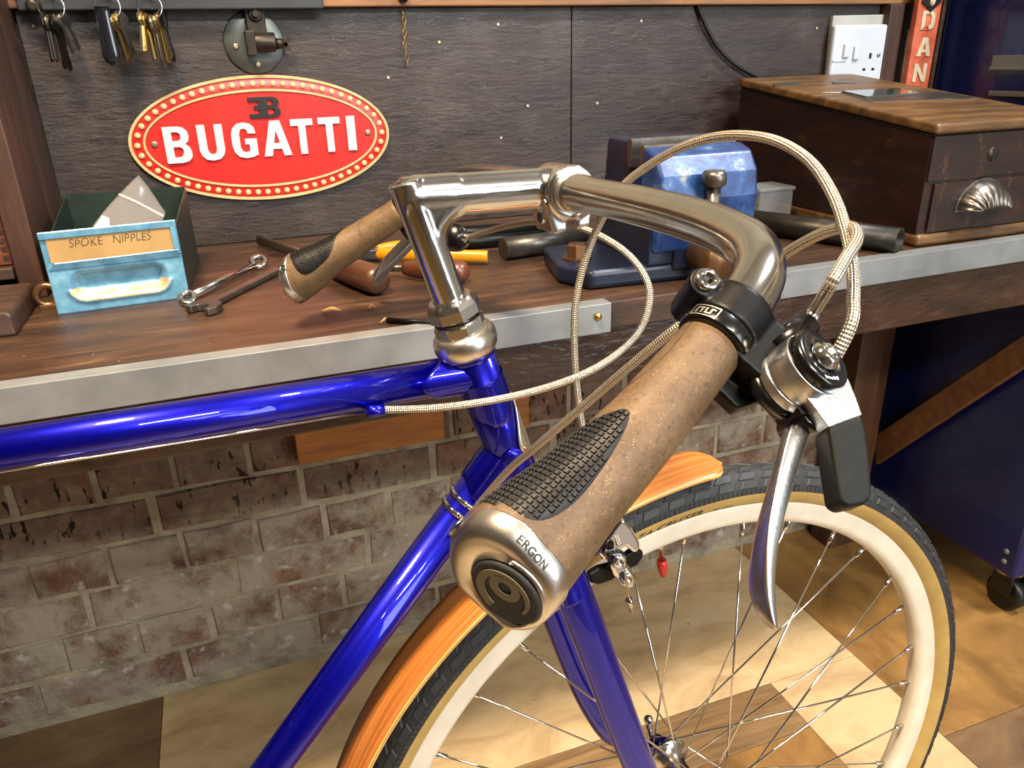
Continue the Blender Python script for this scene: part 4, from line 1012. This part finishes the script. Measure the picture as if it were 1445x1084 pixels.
# grips, levers: modelled on the right side, mirrored for the left
B0 = barS(-52, -241); E_ = barS(-181.2, -278.4); G = unit(E_ - B0); OUT = np.cross(BN, G); OUT = OUT if OUT[1] < 0 else -OUT
def seat(mb, mirror):
    r = MB(); r.mi = dict(mb.mi); r.sm = dict(mb.sm)
    r.v = [tuple(Sw(other(q) if mirror else np.array(q))) for q in mb.v]
    r.f = [f[::-1] for f in mb.f] if mirror else list(mb.f)
    return r
R0 = [(5, 13.2), (30, 13.9), (60, 14.9), (90, 14.6), (120, 15.8), (137, 16.2)]
RWG = [(5, 13.3), (16, 13.2), (54, 14.8), (78, 17.6), (94, 20.6), (108, 24.2), (121, 27.0), (130, 26.6), (137, 25)]
def grad(th, t):
    a = lerp_table(R0, t); b = lerp_table(RWG, t)
    low = lerp_table([(60, 0), (100, 3.5), (118, 6.5), (130, 6), (137, 5)], t)
    return a + (b - a) * max(0, math.cos(th - math.radians(126)))**1.35 + low * max(0, math.cos(th - math.radians(226)))**2
def gpt(t, th, off=0.0):
    r = grad(th, t) + off
    return B0 + G*t + (OUT*math.cos(th) + BN*math.sin(th)) * r
SLANT = .42; TC = math.radians(36)
GS = unit(G + SLANT*(OUT*math.cos(TC) + BN*math.sin(TC))); OS = unit(OUT - GS*(OUT @ GS)); NS = np.cross(GS, OS); NS = NS if NS @ BN > 0 else -NS
THS = np.linspace(0, 2*math.pi, 73)[:-1]
PADP = [(59.3, 77), (60.3, 65), (67.3, 55), (80.2, 47), (94.6, 44), (105, 49), (112, 58), (116, 72), (118, 96), (118.5, 120), (118, 150), (115, 168), (108, 173), (98, 171), (88, 165), (80, 150), (74, 130), (68, 108), (62.1, 88)]
def inside(t, th):
    c = False; n = len(PADP)
    for i in range(n):
        (a, b), (d, e) = PADP[i], PADP[i-1]
        if (b > th) != (e > th) and t < (d - a)*(th - b)/(e - b) + a: c = not c
    return c
def grip(mirror, label):
    mb = MB(); rows = [[gpt(t, th, -1.2 if t < 10 else 0) - G*(0 if t < 112 else (t - 112)/18*SLANT*min(18, max(-18, grad(th, t)*math.cos(th - TC)))) for th in THS] for t in [9.6, 9.8, 11, 14, 20] + list(range(26, 111, 4)) + [113, 118, 122, 126, 130]]
    mb.grid(rows, close_u=True, flip=True)
    g_ = put('grip', seat(mb, mirror), M['cork'], bike); g_['label'] = label
    # inset rubber pad: base skin and raised cells
    mb = MB()
    for i in range(17):
        pass
    cen = (97, 108); rings = []
    for f_ in (1.0, .97, .8, .6, .4, .2, .02):
        rings.append([gpt(cen[0] + (a - cen[0])*f_, math.radians(cen[1] + (b - cen[1])*f_), (-.4 if f_ == 1 else .25)) for a, b in [tuple(q) for q in curve([np.array(q) for q in PADP], 4, closed=True)]])
    mb.grid(rings, close_u=True)
    t = 58.0
    while t < 118:
        th = 40.0
        while th < 176:
            dth = math.degrees(2.15 / grad(math.radians(th), t))
            if all(inside(a, b) for a, b in ((t + .2, th), (t + 2.1, th), (t + 2.1, th + dth), (t + .2, th + dth))):
                a0, a1, b0_, b1_ = t + .22, t + 2.18, math.radians(th + dth*.09), math.radians(th + dth*.91)
                m_ = .28; ta = math.radians(dth*.14)
                low = [gpt(a0, b0_, .2), gpt(a1, b0_, .2), gpt(a1, b1_, .2), gpt(a0, b1_, .2)]
                hi = [gpt(a0 + m_, b0_ + ta, .95), gpt(a1 - m_, b0_ + ta, .95), gpt(a1 - m_, b1_ - ta, .95), gpt(a0 + m_, b1_ - ta, .95)]
                mb.add(low + hi, [(4, 7, 6, 5)] + [(i, i + 4, (i + 1) % 4 + 4, (i + 1) % 4) for i in range(4)], smooth=False)
            th += dth
        t += 2.4
    put('grip_pad', seat(mb, mirror), M['pad'], g_)
    sl = MB().tube([gpt(a, math.radians(b), -.15) for a, b in [tuple(q) for q in curve([np.array(q) for q in ((11, 98), (20, 93), (30, 90), (38, 94), (44, 104), (48, 118), (50, 140), (51, 165))], 5)]], .35, 6)
    put('grip_seam', seat(sl, mirror), M['ink'], g_)
    mb = MB()
    rr = [(124, -1.5), (124.1, .2), (124.8, .7), (131, .2), (133, -.8), (134.2, -3.0), (134.6, -5)]
    rows = [[gpt(t, th, o_) - G*(SLANT*max(-18, min(18, grad(th, t)*math.cos(th - TC)))) for th in THS] for t, o_ in rr]
    rows.append([B0 + G*(134.8 - SLANT*14.4*math.cos(th - TC)) + (OUT*math.cos(th) + BN*math.sin(th))*14.4 for th in THS])
    rows.append([B0 + G*(133 - SLANT*14.2*math.cos(th - TC)) + (OUT*math.cos(th) + BN*math.sin(th))*14.2 for th in THS])
    mb.grid(rows, close_u=True, flip=True)
    ring = put('clamp_ring', seat(mb, mirror), M['brushed'], g_)
    PC = B0 + G*134.4
    mb = MB().lathe([(-4, 14.0), (.4, 14.0), (1.4, 13.2), (1.2, 12.2), (1.0, .01)], PC, GS, 48, ref=OS)
    put('end_plug', seat(mb, mirror), M['rubber'], g_)
    # moulded curl on the plug
    def disc(cx, cy, r0, r1, a0, a1, h, n=40, grow=0):
        mb = MB(); A = []; Bq = []
        for k in range(n + 1):
            a = a0 + (a1 - a0)*k/n; w0, w1 = r0 + grow*k/n*0, r1 - grow*(1 - k/n)
            for lst, r in ((A, w0), (Bq, w1)):
                x, y = cx + r*math.cos(a), cy + r*math.sin(a); lst.append(PC + GS*(h - 137) + OS*x + NS*y)
        mb.grid([A, Bq]); return mb
    mb = MB()
    for piece in (disc(1.5, 3.2, 2.8, 6.0, 0, 2*math.pi, 138.35), disc(.2, .2, 8.2, 12.0, math.radians(-60), math.radians(215), 138.35, grow=2.6)):
        mb.add(piece.v, piece.f, smooth=False)
    o = put('plug_curl', seat(mb, mirror), M['plug_print'], g_); o.modifiers.new('s', 'SOLIDIFY').thickness = .0004
    if not mirror:
        th0 = math.radians(64)
        put('ring_lettering', seat(letters(MB(), 'ERGON', lambda x, y: gpt(130.6 - y, th0 - x/19.5, .75) - G*(SLANT*grad(th0 - x/19.5, 127)*math.cos(th0 - x/19.5 - TC)), 13.5, 3.0, bold=.02, shear=.0), mirror), M['ink'], g_)
    tb = math.radians(132)
    bp_ = gpt(128.5, tb, .6); bn_ = unit(OUT*math.cos(tb) + BN*math.sin(tb))
    mb = MB().lathe([(0, 4.2), (.7, 4.0), (.7, 2.4, 6), (-1, 2.4, 6), (-1, .01)], bp_, bn_, 24)
    put('ring_bolt', seat(mb, mirror), M['chrome'], g_)
    return g_
grip(False, 'cork grip with black rubber pad nearest the camera'); grip(True, 'cork grip over the bench beyond the stem')

PHI = math.radians(50); LN = math.cos(PHI)*OUT - math.sin(PHI)*BN; LB = np.cross(G, LN); LM = np.stack([G, LN, LB], 1)
def lv(g, n, b): return B0 + LM @ np.array([g, n, b], float)
def LVP(px, py, b):      # S coordinates of a sight line on the lever plane
    d = SR.T @ ray(px, py); o = SR.T @ (CAM - SO) - B0
    t_ = (b - o @ LB) / (d @ LB); return B0 + o + d*t_
def lever(mirror, label):
    mb = MB().lathe([(-13, 11.4), (-13, 14.6), (-11.5, 15.6), (2, 15.6), (3, 14.8), (3, 11.4)], B0, G, 40)
    mb.lathe([(-15, 6.8), (10.5, 6.8)], lv(-5, -17, 0), LB, 24)
    mb.prism([lv(*q, -9) for q in [(-12, 4), (9, 2), (12, 12), (12.5, 22), (12, 32), (15, 42), (10, 49), (-4, 49), (-11, 40), (-12, 24)]], LB*18)
    mb.prism([lv(*q, -15) for q in [(8, 10), (20, 10), (21, 24), (10, 30)]], LB*9)
    body = fused('brake_lever', seat(mb, mirror), M['black_matt'], bike, .8, 7); body['label'] = label
    mb = MB().lathe([(2.6, 12), (2.6, 15.4), (9.2, 15.4), (9.8, 14.4), (9.8, 11)], B0, G, 48)
    mb.prism([lv(*q, -7.2) for q in [(3, 12), (9.5, 12), (12.8, 26), (14.5, 38), (7, 38), (4.5, 26)]], LB*15.5)
    bd = put('clamp_band', seat(mb, mirror), M['black_gloss'], body, bevel=.8)
    mb = MB().lathe([(9, 4.9), (12.4, 4.9), (13.2, 4.2), (13.2, 2.6, 6), (10, 2.6, 6), (10, .01)], lv(-5, -17, 0), LB, 24)
    put('clamp_bolt', seat(mb, mirror), M['chrome'], body)
    if not mirror:
        # small framed emblem on the band
        ang0 = math.atan2(LB @ BN, LB @ OUT)
        def onb(x, y, off=.25):
            a = math.radians(103) - x / 15.6
            return B0 + G*(9.0 - y) + (OUT*math.cos(a) + BN*math.sin(a)) * (15.4 + off)
        mb = MB()
        for (xa, xb, ya, yb) in ((0, 12, 0, .5), (0, 12, 5.0, 5.5), (0, .5, 0, 5.5), (11.5, 12, 0, 5.5), (2, 2.8, 1.2, 4.2), (2.8, 5.6, 3.5, 4.2), (4.4, 5.2, 1.2, 3.5), (6.2, 7, 1.2, 4.2), (7, 8.6, 1.2, 1.9), (8.4, 9.2, 1.2, 4.2), (9.2, 10.4, 3.5, 4.2)):
            xs = np.linspace(xa, xb, max(2, int((xb - xa)*1.5)))
            mb.grid([[onb(x, ya) for x in xs], [onb(x, yb) for x in xs]], smooth=False)
        put('band_emblem', seat(mb, mirror), M['badge'], body)
    # blade: lofted sections from sight measurements
    st = [(591, 1108, 1116, 1150), (622, 1101, 1110, 1140), (654, 1093, 1101, 1128), (700, 1079, 1092, 1114), (740, 1067, 1084, 1103), (785, 1058, 1081, 1095), (826, 1055, 1081, 1093), (855, 1060, 1084, 1095), (876, 1073, 1089, 1097), (889, 1086, 1093, 1098)]
    rows = []
    for k, (y, a, c, d) in enumerate(st):
        w = 4.6 + 1.2*math.sin(k*.4)
        fl_ = LVP(c, y, w); fr = LVP(d, y + 2, w*.8); bl = LVP(a, y - 1, -w); brk = LVP(d - 4, y + 2, -w)
        fm_ = LVP((c + d)/2, y + 1, w + .5); lm = LVP((a*.55 + c*.45), y - .5, .2*w)
        rows.append([fl_, fm_, fr, LVP(d + 1, y + 2, 0), brk, (brk + bl)/2, bl, lm])
    mb = MB().grid(rows, close_u=True, flip=True)
    for ring_, rev in ((0, False), (len(rows) - 1, True)):
        f_ = tuple(ring_*8 + k for k in range(8)); mb.f.append(f_[::-1] if rev else f_); mb.mi[len(mb.f)-1] = 0; mb.sm[len(mb.f)-1] = True
    bl_ = put('lever_blade', seat(mb, mirror), M['satin'], body)
    cr_ = bl_.data.attributes.new('crease_edge', 'FLOAT', 'EDGE')
    for e_ in bl_.data.edges:
        a_, b_ = e_.vertices
        if a_ % 8 == b_ % 8 and a_ % 8 in (0, 2, 6, 4): cr_.data[e_.index].value = .75
    ss = bl_.modifiers.new('sub', 'SUBSURF'); ss.levels = 2; ss.render_levels = 2
    pv = LVP(1144, 588, 4)
    put('pivot_bolt', seat(MB().lathe([(-16, 6.4), (3, 6.4), (4.2, 5), (4.2, 2.4, 6), (2.5, 2.4, 6), (2.5, .01)], pv, LB, 24), mirror), M['black_gloss'], body)
    return body
lever(False, 'right brake lever with polished blade and black body'); lever(True, 'left brake lever beyond the stem')

# thumb shifter on the right lever
SX = unit(.87*LB + .175*LN - .44*G); cc = LVP(1164, 503, 20)
mb = MB().lathe([(-21, 12.6), (-20, 13.4), (-16.5, 13.4), (-16, 12.8), (-15.2, 12.8)], cc, SX, 48)
mb.lathe([(-15.6, 12.2), (-15.4, 13.2), (-5.6, 13.2), (-5.2, 12.4)], cc, SX, 48)
mb2 = MB(); arm = [(1128, 548), (1150, 575), (1170, 603), (1217, 585), (1208, 560), (1199, 538), (1190, 520), (1140, 530)]
mb.prism([LVP(*q, 15) for q in arm], -LB*8)
sh = put('thumb_shifter', seat(mb, False), M['satin'], bike, bevel=.9, bseg=3); sh['label'] = 'polished thumb shifter with black paddle on the right lever'
put('shifter_base', seat(MB().lathe([(-27, 11), (-26, 13), (-21, 13)], cc, SX, 40), False), M['black_gloss'], sh)
cap = put('shifter_cap', seat(MB().lathe([(-5.4, 12.2), (-4.8, 12.9), (-1.6, 12.9), (-.5, 12.2), (-.1, 11), (-.1, 7.4), (-.8, 6.6), (-.8, .01)], cc, SX, 56), False), M['black_gloss'], sh)
put('cap_dome', seat(MB().lathe([(-1, 6.2), (.8, 6.0), (3.0, 4.3), (3.4, 3.8), (3.4, 2.2, 6), (1.6, 2.2, 6), (1.6, .01)], cc, SX, 48), False), M['chrome'], sh)
def on_cap(px, py):
    d = SR.T @ ray(px, py); o = SR.T @ (CAM - SO) - cc
    t_ = (.05 - o @ SX) / (d @ SX); return cc + o + d*t_
cu = unit(on_cap(1190, 537) - on_cap(1160, 534)); cd = unit(on_cap(1176, 548) - on_cap(1175, 534)); cd = unit(cd - cu*(cd @ cu))
put('cap_lettering', seat(letters(MB(), '8speed', lambda x, y: on_cap(1175, 534) + SX*.05 - cu*(x - 4.0) + cd*(y - 1.0 - .05*(x - 4.0)**2), 8.0, 2.0, bold=.02), False), M['white_ink'], cap)
pd = [(1170, 603), (1190, 594), (1217, 585), (1224, 608), (1230, 660), (1232, 700), (1222, 711), (1198, 716), (1186, 708), (1179, 664)]
put('paddle', seat(MB().prism([LVP(*q, 17) for q in pd], -LB*12), False), M['paddle'], sh, bevel=2.6, bseg=4)
fe0, fe1, fe2 = LVP(1096, 502, 4), LVP(1140, 456, 4), LVP(1150, 438, 4)
put('cable_barrel', seat(MB().tube([fe0, fe0*.4 + fe1*.6, fe1], [7.2, 6.6, 5.2], 20), False), M['black_gloss'], sh)
put('ferrule', seat(MB().tube([fe1, fe2], 3.3, 16), False), M['steel'], sh)
ldc = SP(642, 336, 224)
put('lever_disc', MB().lathe([(-12, 12), (4, 13.5), (6, 12.6), (6.6, .01)], ldc, unit(CAM - ldc + Sdir((-150, 0, 120))), 36), M['black_gloss'], bike)
put('lever_ferrule', MB().tube([SP(646, 338, 224), SP(660, 334, 210)], 3.4, 14), M['steel'], bike)

# cables
def cable(pts, name, label, r=2.55):
    w = [np.asarray(q, float) for q in pts]
    o = put(name, MB().tube(curve(w, 10), r, 14), M['wire'], bike); o['label'] = label
    return o
toW = lambda q: Sw(q)
S_ = lambda px, py, y: SP(px, py, y)
shc = [toW(fe2), S_(1172, 402, -268), S_(1193, 366, -262), S_(1209, 338, -252), S_(1203, 322, -240), S_(1180, 323, -226), S_(1148, 335, -210), S_(1110, 357, -192), S_(1060, 394, -176), S_(1003, 430, -160), S_(952, 465, -148), S_(891, 515, -128), S_(819, 577, -100), S_(757, 630, -74), S_(710, 672, -44), Fw(np.array([-176, -17, 372]))]
cable(shc, 'shift_cable', 'braided shift cable looping from the right lever to the down tube')
brc = [toW(lv(2, 44, -6)), S_(1196, 470, -270), S_(1204, 420, -262), S_(1202, 370, -250), S_(1193, 325, -238), S_(1176, 277, -222), S_(1146, 231, -200), S_(1105, 203, -174), S_(1062, 192, -150), S_(1012, 193, -122), S_(962, 208, -96), S_(915, 234, -70), S_(880, 262, -50), S_(855, 300, -38), S_(836, 338, -30), S_(820, 388, -26), S_(811, 440, -24), S_(811, 500, -22), S_(816, 560, -22), S_(824, 610, -24), S_(845, 680, -30), S_(864, 742, -40), S_(873, 768, -44)]
cable(brc, 'front_brake_cable', 'braided front brake cable arching high over the handlebar')
ll = toW((lv(-2, 34, 0)) * np.array([1, -1, 1]))
rbc = [S_(650, 338, 226), S_(664, 334, 205), S_(690, 326, 170), S_(720, 318, 130), S_(755, 313, 90), S_(800, 316, 52), S_(845, 332, 18), S_(885, 358, -8), S_(910, 390, -22), S_(917, 422, -28), S_(905, 462, -32), S_(875, 496, -34), S_(830, 525, -34), S_(765, 549, -32), S_(690, 566, -29), S_(610, 576, -20), cs + unit(FR[:, 0]) * 4]
cable(rbc, 'rear_brake_cable', 'braided rear brake cable curving from the left lever to the top tube stop')
put('bare_wire', MB().tube([cs - unit(FR[:, 0]) * 4, FP(0, 666, -12), FP(0, 666, -12) + (FP(0, 666, -12) - cs) * .8], .9, 8), M['chrome'], bike)

# fork
def fk(h, y, dx=0): return Sw(A_S + AX_S*h + np.array([dx, y, 0]))
mb = MB().tube([fk(392, 0), fk(360, 0)], 17, 24)
for s in (-1, 1):
    mb.tube([fk(372, 0), fk(366, s*24), fk(352, s*42), fk(330, s*46)], [(13, 13), (13, 13), (15, 11), (14.5, 9.5)], 20, up=Sdir(BN))
crown = fused('fork_crown', mb, M['blue'], bike, 1.2, 6)
for s in (-1, 1):
    pts = [A_S + AX_S*362 + np.array([0, s*41, 0]), A_S + AX_S*320 + np.array([0, s*46, 0]), A_S + AX_S*250 + np.array([0, s*48, 0]), A_S + AX_S*170 + np.array([0, s*49.5, 0]), A_S + AX_S*110 + np.array([2, s*50.5, 0]), A_S + AX_S*62 + np.array([9, s*51, 0]), np.array([-38, s*51, 24.]), np.array([-16, s*51, 6.]), np.array([-6, s*51, 1.])]
    cp = curve([Sw(q) for q in pts], 6); n = len(cp)
    rad = [(14.2*(1 - k/(n-1))**.9 + 5.6, 9.2*(1 - k/(n-1))**.9 + 5.2) for k in range(n)]
    rad = [(min(a, 14.4), min(b, 9.6)) for a, b in rad]
    put('fork_blade', MB().tube(cp, rad, 28, up=Sdir((1, 0, .25))), M['blue'], crown)
    put('dropout', MB().prism([Sw((x, s*51 - 3, z)) for x, z in ((-22, 10), (-8, 13), (9, 8), (12, -6), (4, -12), (-10, -8), (-24, 0))], Sdir((0, 6, 0))), M['blue'], crown, bevel=1.5)

# front wheel
YA = SR[:, 1]; HUB = SO
prof = [(-8.6, 318.2), (-9.6, 318), (-10.6, 317), (-10.9, 315.5), (-10.9, 303.5), (-10.6, 301.5), (-8.6, 298.2), (-5, 295.8), (-3, 295.2), (0, 295), (3, 295.2), (5, 295.8), (8.6, 298.2), (10.6, 301.5), (10.9, 303.5), (10.9, 315.5), (10.6, 317), (9.6, 318), (8.6, 318.2), (8.4, 312), (0, 309), (-8.4, 312), (-8.6, 318.2)]
mb = MB().lathe(prof, HUB, YA, 180); mb.f = mb.f[:-2] if len(mb.f[-1]) > 10 else mb.f
rimo = put('front_wheel', mb, M['rim'], bike); rimo['label'] = 'spoked front wheel with cream rim and gum-wall tyre'
# tyre
def tyr(sec, r=17.6, cr=331.5): return (r*math.sin(sec), cr + r*math.cos(sec))
secs = [math.radians(a) for a in (-150, -138, -124, -112, -102, -94, -92, -80, -66, -52, -38, -24, -10, 0, 10, 24, 38, 52, 66, 80, 92, 94, 102, 112, 124, 138, 150)]
mb = MB(); mb.lathe([tyr(a) for a in secs], HUB, YA, 200)
mb.f = [f for f in mb.f]
nrow = len(secs) - 1
for i in range(nrow):
    mid = abs(math.degrees((secs[i] + secs[i+1]) / 2))
    for k in range(200): mb.mi[i*200 + k] = 0 if mid < 93 else 1
while len(mb.f[-1]) > 10: mb.f.pop()
ty = put('tyre', mb, [M['tyre'], M['gum']], rimo)
# raised tread blocks
mb = MB()
def typt(sec, ang, off=0):
    y, r = tyr(sec, 17.6 + off); d = SR[:, 0]*math.cos(ang) + SR[:, 2]*math.sin(ang)
    return HUB + YA*y + d*r
NT = 88; stp = 2*math.pi / NT
for k in range(NT):
    a = k * stp
    for sgn in (-1, 1):
        for (s0, s1, a0, a1, sk_) in ((4, 24, .04, .62, .32), (27, 48, .10, .80, .26), (51, 72, .16, .84, .14)):
            q = [(s0, a0), (s0, a1), (s1, a1 + sk_), (s1, a0 + sk_)]
            sh_ = .5 if sgn > 0 else 0
            low = [typt(math.radians(sgn*s), a + (f_ + sh_)*stp, 0) for s, f_ in q]
            c_s, c_a = (s0 + s1)/2, (a0 + a1 + sk_)/2
            hi = [typt(math.radians(sgn*(c_s + (s - c_s)*.86)), a + (c_a + (f_ - c_a)*.88 + sh_)*stp, .85) for s, f_ in q]
            fs = [(4, 5, 6, 7)] + [(i, (i + 1) % 4, (i + 1) % 4 + 4, i + 4) for i in range(4)]
            if sgn < 0: fs = [f[::-1] for f in fs]
            mb.add(low + hi, fs, smooth=False)
    for j in range(5):          # fine shoulder ribs
        for sgn in (-1, 1):
            b0_, b1_ = a + (j + .15)*stp/5, a + (j + .6)*stp/5
            s0, s1 = math.radians(sgn*76), math.radians(sgn*91)
            low = [typt(s0, b0_), typt(s0, b1_), typt(s1, b1_), typt(s1, b0_)]; hi = [typt(s0, b0_, .5), typt(s0, b1_, .5), typt(s1, b1_, .5), typt(s1, b0_, .5)]
            fs = [(4, 5, 6, 7)] + [(i, (i + 1) % 4, (i + 1) % 4 + 4, i + 4) for i in range(4)]
            if sgn < 0: fs = [f[::-1] for f in fs]
            mb.add(low + hi, fs, smooth=False)
tag(put('tread', mb, M['tread'], rimo), kind='stuff')
def side(th0):
    def pl_(x, y):
        a = th0 - x / 323.0; r = 319.6 + y; sec = math.acos(max(-1, min(1, (r - 331.5) / 17.9)))
        return typt(-sec, a, .25)
    return pl_
put('tyre_lettering', letters(MB(), 'DELTA CRUISER', side(math.radians(106.9)), 83, 6.6, bold=.012, shear=.25), M['ink'], rimo)
put('tyre_lettering', letters(MB(), '35 - 622', side(math.radians(90.2)), 20, 2.6, bold=.01, shear=.2), M['ink'], rimo)
# hub
mb = MB().lathe([(-50, 5), (-44, 5), (-44, 9), (-38, 11), (-37, 22), (-36.4, 23), (-33.6, 23), (-33, 22), (-30, 14), (-16, 11.5), (0, 11), (16, 11.5), (30, 14), (33, 22), (33.6, 23), (36.4, 23), (37, 22), (38, 11), (44, 9), (44, 5), (50, 5)], HUB, YA, 40)
put('hub', mb, M['steel'], rimo)
for i in range(32):
    ra_ = math.radians(59.4 - 11.25*i); s = -1 if i % 2 == 0 else 1; dirn = 1 if (i // 2) % 2 == 0 else -1
    ha_ = ra_ + dirn*math.radians(66)
    rp = HUB + (SR[:, 0]*math.cos(ra_) + SR[:, 2]*math.sin(ra_))*295 + YA*s*2.2
    hp_ = HUB + (SR[:, 0]*math.cos(ha_) + SR[:, 2]*math.sin(ha_))*20.5 + YA*s*(35 + (1.8 if dirn > 0 else -1.8))
    d = unit(hp_ - rp)
    mb = MB().tube([rp + d*12, hp_], 1.0, 6).tube([rp - d*2, rp + d*11, rp + d*12.5], [2.1, 2.0, 1.1], 8).ball(hp_ + YA*s*1.2, 2, 6, 4)
    put('spoke', mb, M['chrome'], rimo)
va = math.radians(98.4); vd = SR[:, 0]*math.cos(va) + SR[:, 2]*math.sin(va)
put('valve', MB().lathe([(-296, 4.4), (-292, 4.4), (-291, 3.1), (-272, 3.1)], HUB, -vd, 16), M['steel'], rimo) if False else put('valve', MB().tube([HUB + vd*297, HUB + vd*291.5, HUB + vd*291, HUB + vd*276], [4.4, 4.4, 3.1, 3.1], 16), M['steel'], rimo)
put('valve_cap', MB().tube([HUB + vd*278, HUB + vd*272, HUB + vd*266, HUB + vd*261], [4.2, 4.4, 3.7, 2.6], 14), M['red'], rimo)
qr = put('quick_release', MB().lathe([(52, 9), (60, 9), (62, 7)], HUB, YA, 24).lathe([(-64, 7), (-62, 9), (-54, 9)], HUB, YA, 24), M['chrome'], bike)
k0 = Sw((0, 62, 0)); k1 = SP(917, 1040, 66); k2 = SP(915, 1016, 70)
put('release_lever', MB().tube([k0, k1, k2], [4, 3.6, 3.2], 12).ball(k2, 5.2), M['chrome'], qr)

# wooden mudguard
mb = MB(); a0, a1 = math.radians(88.6), math.radians(205); rows_t = []; n = 90; RM = 358.0
def mgw(t_):      # half width along the strip: rounded nose
    L = t_*(a1 - a0)*RM
    return 24.5 * math.sqrt(max(0.0, 1 - max(0, (16 - L)/16)**2)) if L < 16 else 24.5
ts_ = [0.0, .0003, .001, .002, .0035, .006, .009, .013, .018, .0235] + list(np.linspace(.03, 1, n))
def mgp(t_, y, r):
    a = a0 + (a1 - a0)*t_; return HUB + YA*y + (SR[:, 0]*math.cos(a) + SR[:, 2]*math.sin(a))*r
top, bot = [], []
mt = MB(); me_ = MB()
for t_ in ts_:
    w = max(mgw(t_), 9.0 if t_ == 0 else .2)
    top.append([mgp(t_, y, RM + 3.4 - .5*(y/24.5)**2) for y in np.linspace(-w, w, 9)])
fs_uv = []
for i in range(len(ts_) - 1):
    for k in range(8):
        L0, L1 = ts_[i]*(a1 - a0)*RM/1000, ts_[i+1]*(a1 - a0)*RM/1000
        q = [top[i][k], top[i][k+1], top[i+1][k+1], top[i+1][k]]
        uvq = [((k)/8*.049, L0), ((k+1)/8*.049, L0), ((k+1)/8*.049, L1), ((k)/8*.049, L1)]
        mt.add(q, [(0, 1, 2, 3)], [uvq], smooth=True)
o = put('mudguard', mt, [M['bamboo'], M['bamboo_edge']], bike); o['label'] = 'bamboo front mudguard strip'
import bmesh
bm = bmesh.new(); bm.from_mesh(o.data); bmesh.ops.remove_doubles(bm, verts=bm.verts, dist=1e-5); bm.to_mesh(o.data); bm.free()
s_ = o.modifiers.new('s', 'SOLIDIFY'); s_.thickness = .0034; s_.offset = -1; s_.material_offset_rim = 1; s_.material_offset = 0
mud = o
mb = MB()
rowe = [[mgp(t_, (mgw(t_) + .1)*sg_, RM + 1.4) for t_ in np.linspace(.03, 1, 60)] for sg_ in (-1, 1)]
put('edge_line', MB().tube(rowe[0], .35, 6).tube(rowe[1], .35, 6), M['block'], mud)

# front brake
fbk = put('front_brake', MB().tube([Sw(A_S + AX_S*372 + np.array([14, 0, 0])), Sw(A_S + AX_S*372 + np.array([44, 0, -6]))], 5, 14), M['chrome'], bike); fbk['label'] = 'polished caliper brake over the front tyre'
def pol(pts, y, th, nm, m, bev=1.5, par=fbk): return put(nm, MB().prism([SP(px, py, y) for px, py in pts], Sdir((0, th, 0))), M[m], par, bevel=bev, bseg=3)
pol([(843, 782), (858, 760), (872, 740), (880, 733), (892, 745), (903, 765), (904, 776), (896, 782), (884, 772), (872, 778), (866, 790), (852, 792)], -44, 12, 'brake_arm', 'chrome', 2.2)
pol([(862, 790), (872, 786), (884, 795), (895, 806), (899, 818), (896, 829), (888, 832), (878, 828), (869, 815), (863, 803)], -52, 8, 'brake_arm', 'chrome', 2.5)
pol([(832, 812), (846, 803), (870, 797), (896, 776), (908, 778), (909, 786), (900, 799), (880, 808), (864, 820), (846, 826), (834, 824)], -40, 7, 'brake_shoe', 'black_matt', 1.8)
pol([(860, 784), (874, 778), (884, 782), (884, 796), (872, 802), (862, 798)], -56, 6, 'cable_anchor', 'black_gloss', 1.2)
c_ = SP(875, 793, -60)
put('anchor_bolt', MB().lathe([(0, 5.4), (4, 5.4), (5, 4.4), (5, 2.5, 6), (2.5, 2.5, 6), (2.5, .01)], c_ + Sdir((0, 4, 0)), Sdir((0, -1, 0)), 24), M['chrome'], fbk)
put('anchor_bolt', MB().lathe([(0, 5), (3, 5), (4, 4), (4, 2.2, 6), (2, 2.2, 6), (2, .01)], SP(888, 818, -56) + Sdir((0, 4, 0)), Sdir((0, -1, 0)), 24), M['steel'], fbk)
put('cable_tail', MB().tube(curve([SP(880, 796, -62), SP(884, 822, -62), SP(888, 846, -62)], 5), .8, 6).tube([SP(887, 846, -62), SP(889, 850, -62), SP(891, 864, -62)], [2.8, 2.4, 1.8], 10), M['steel'], fbk)
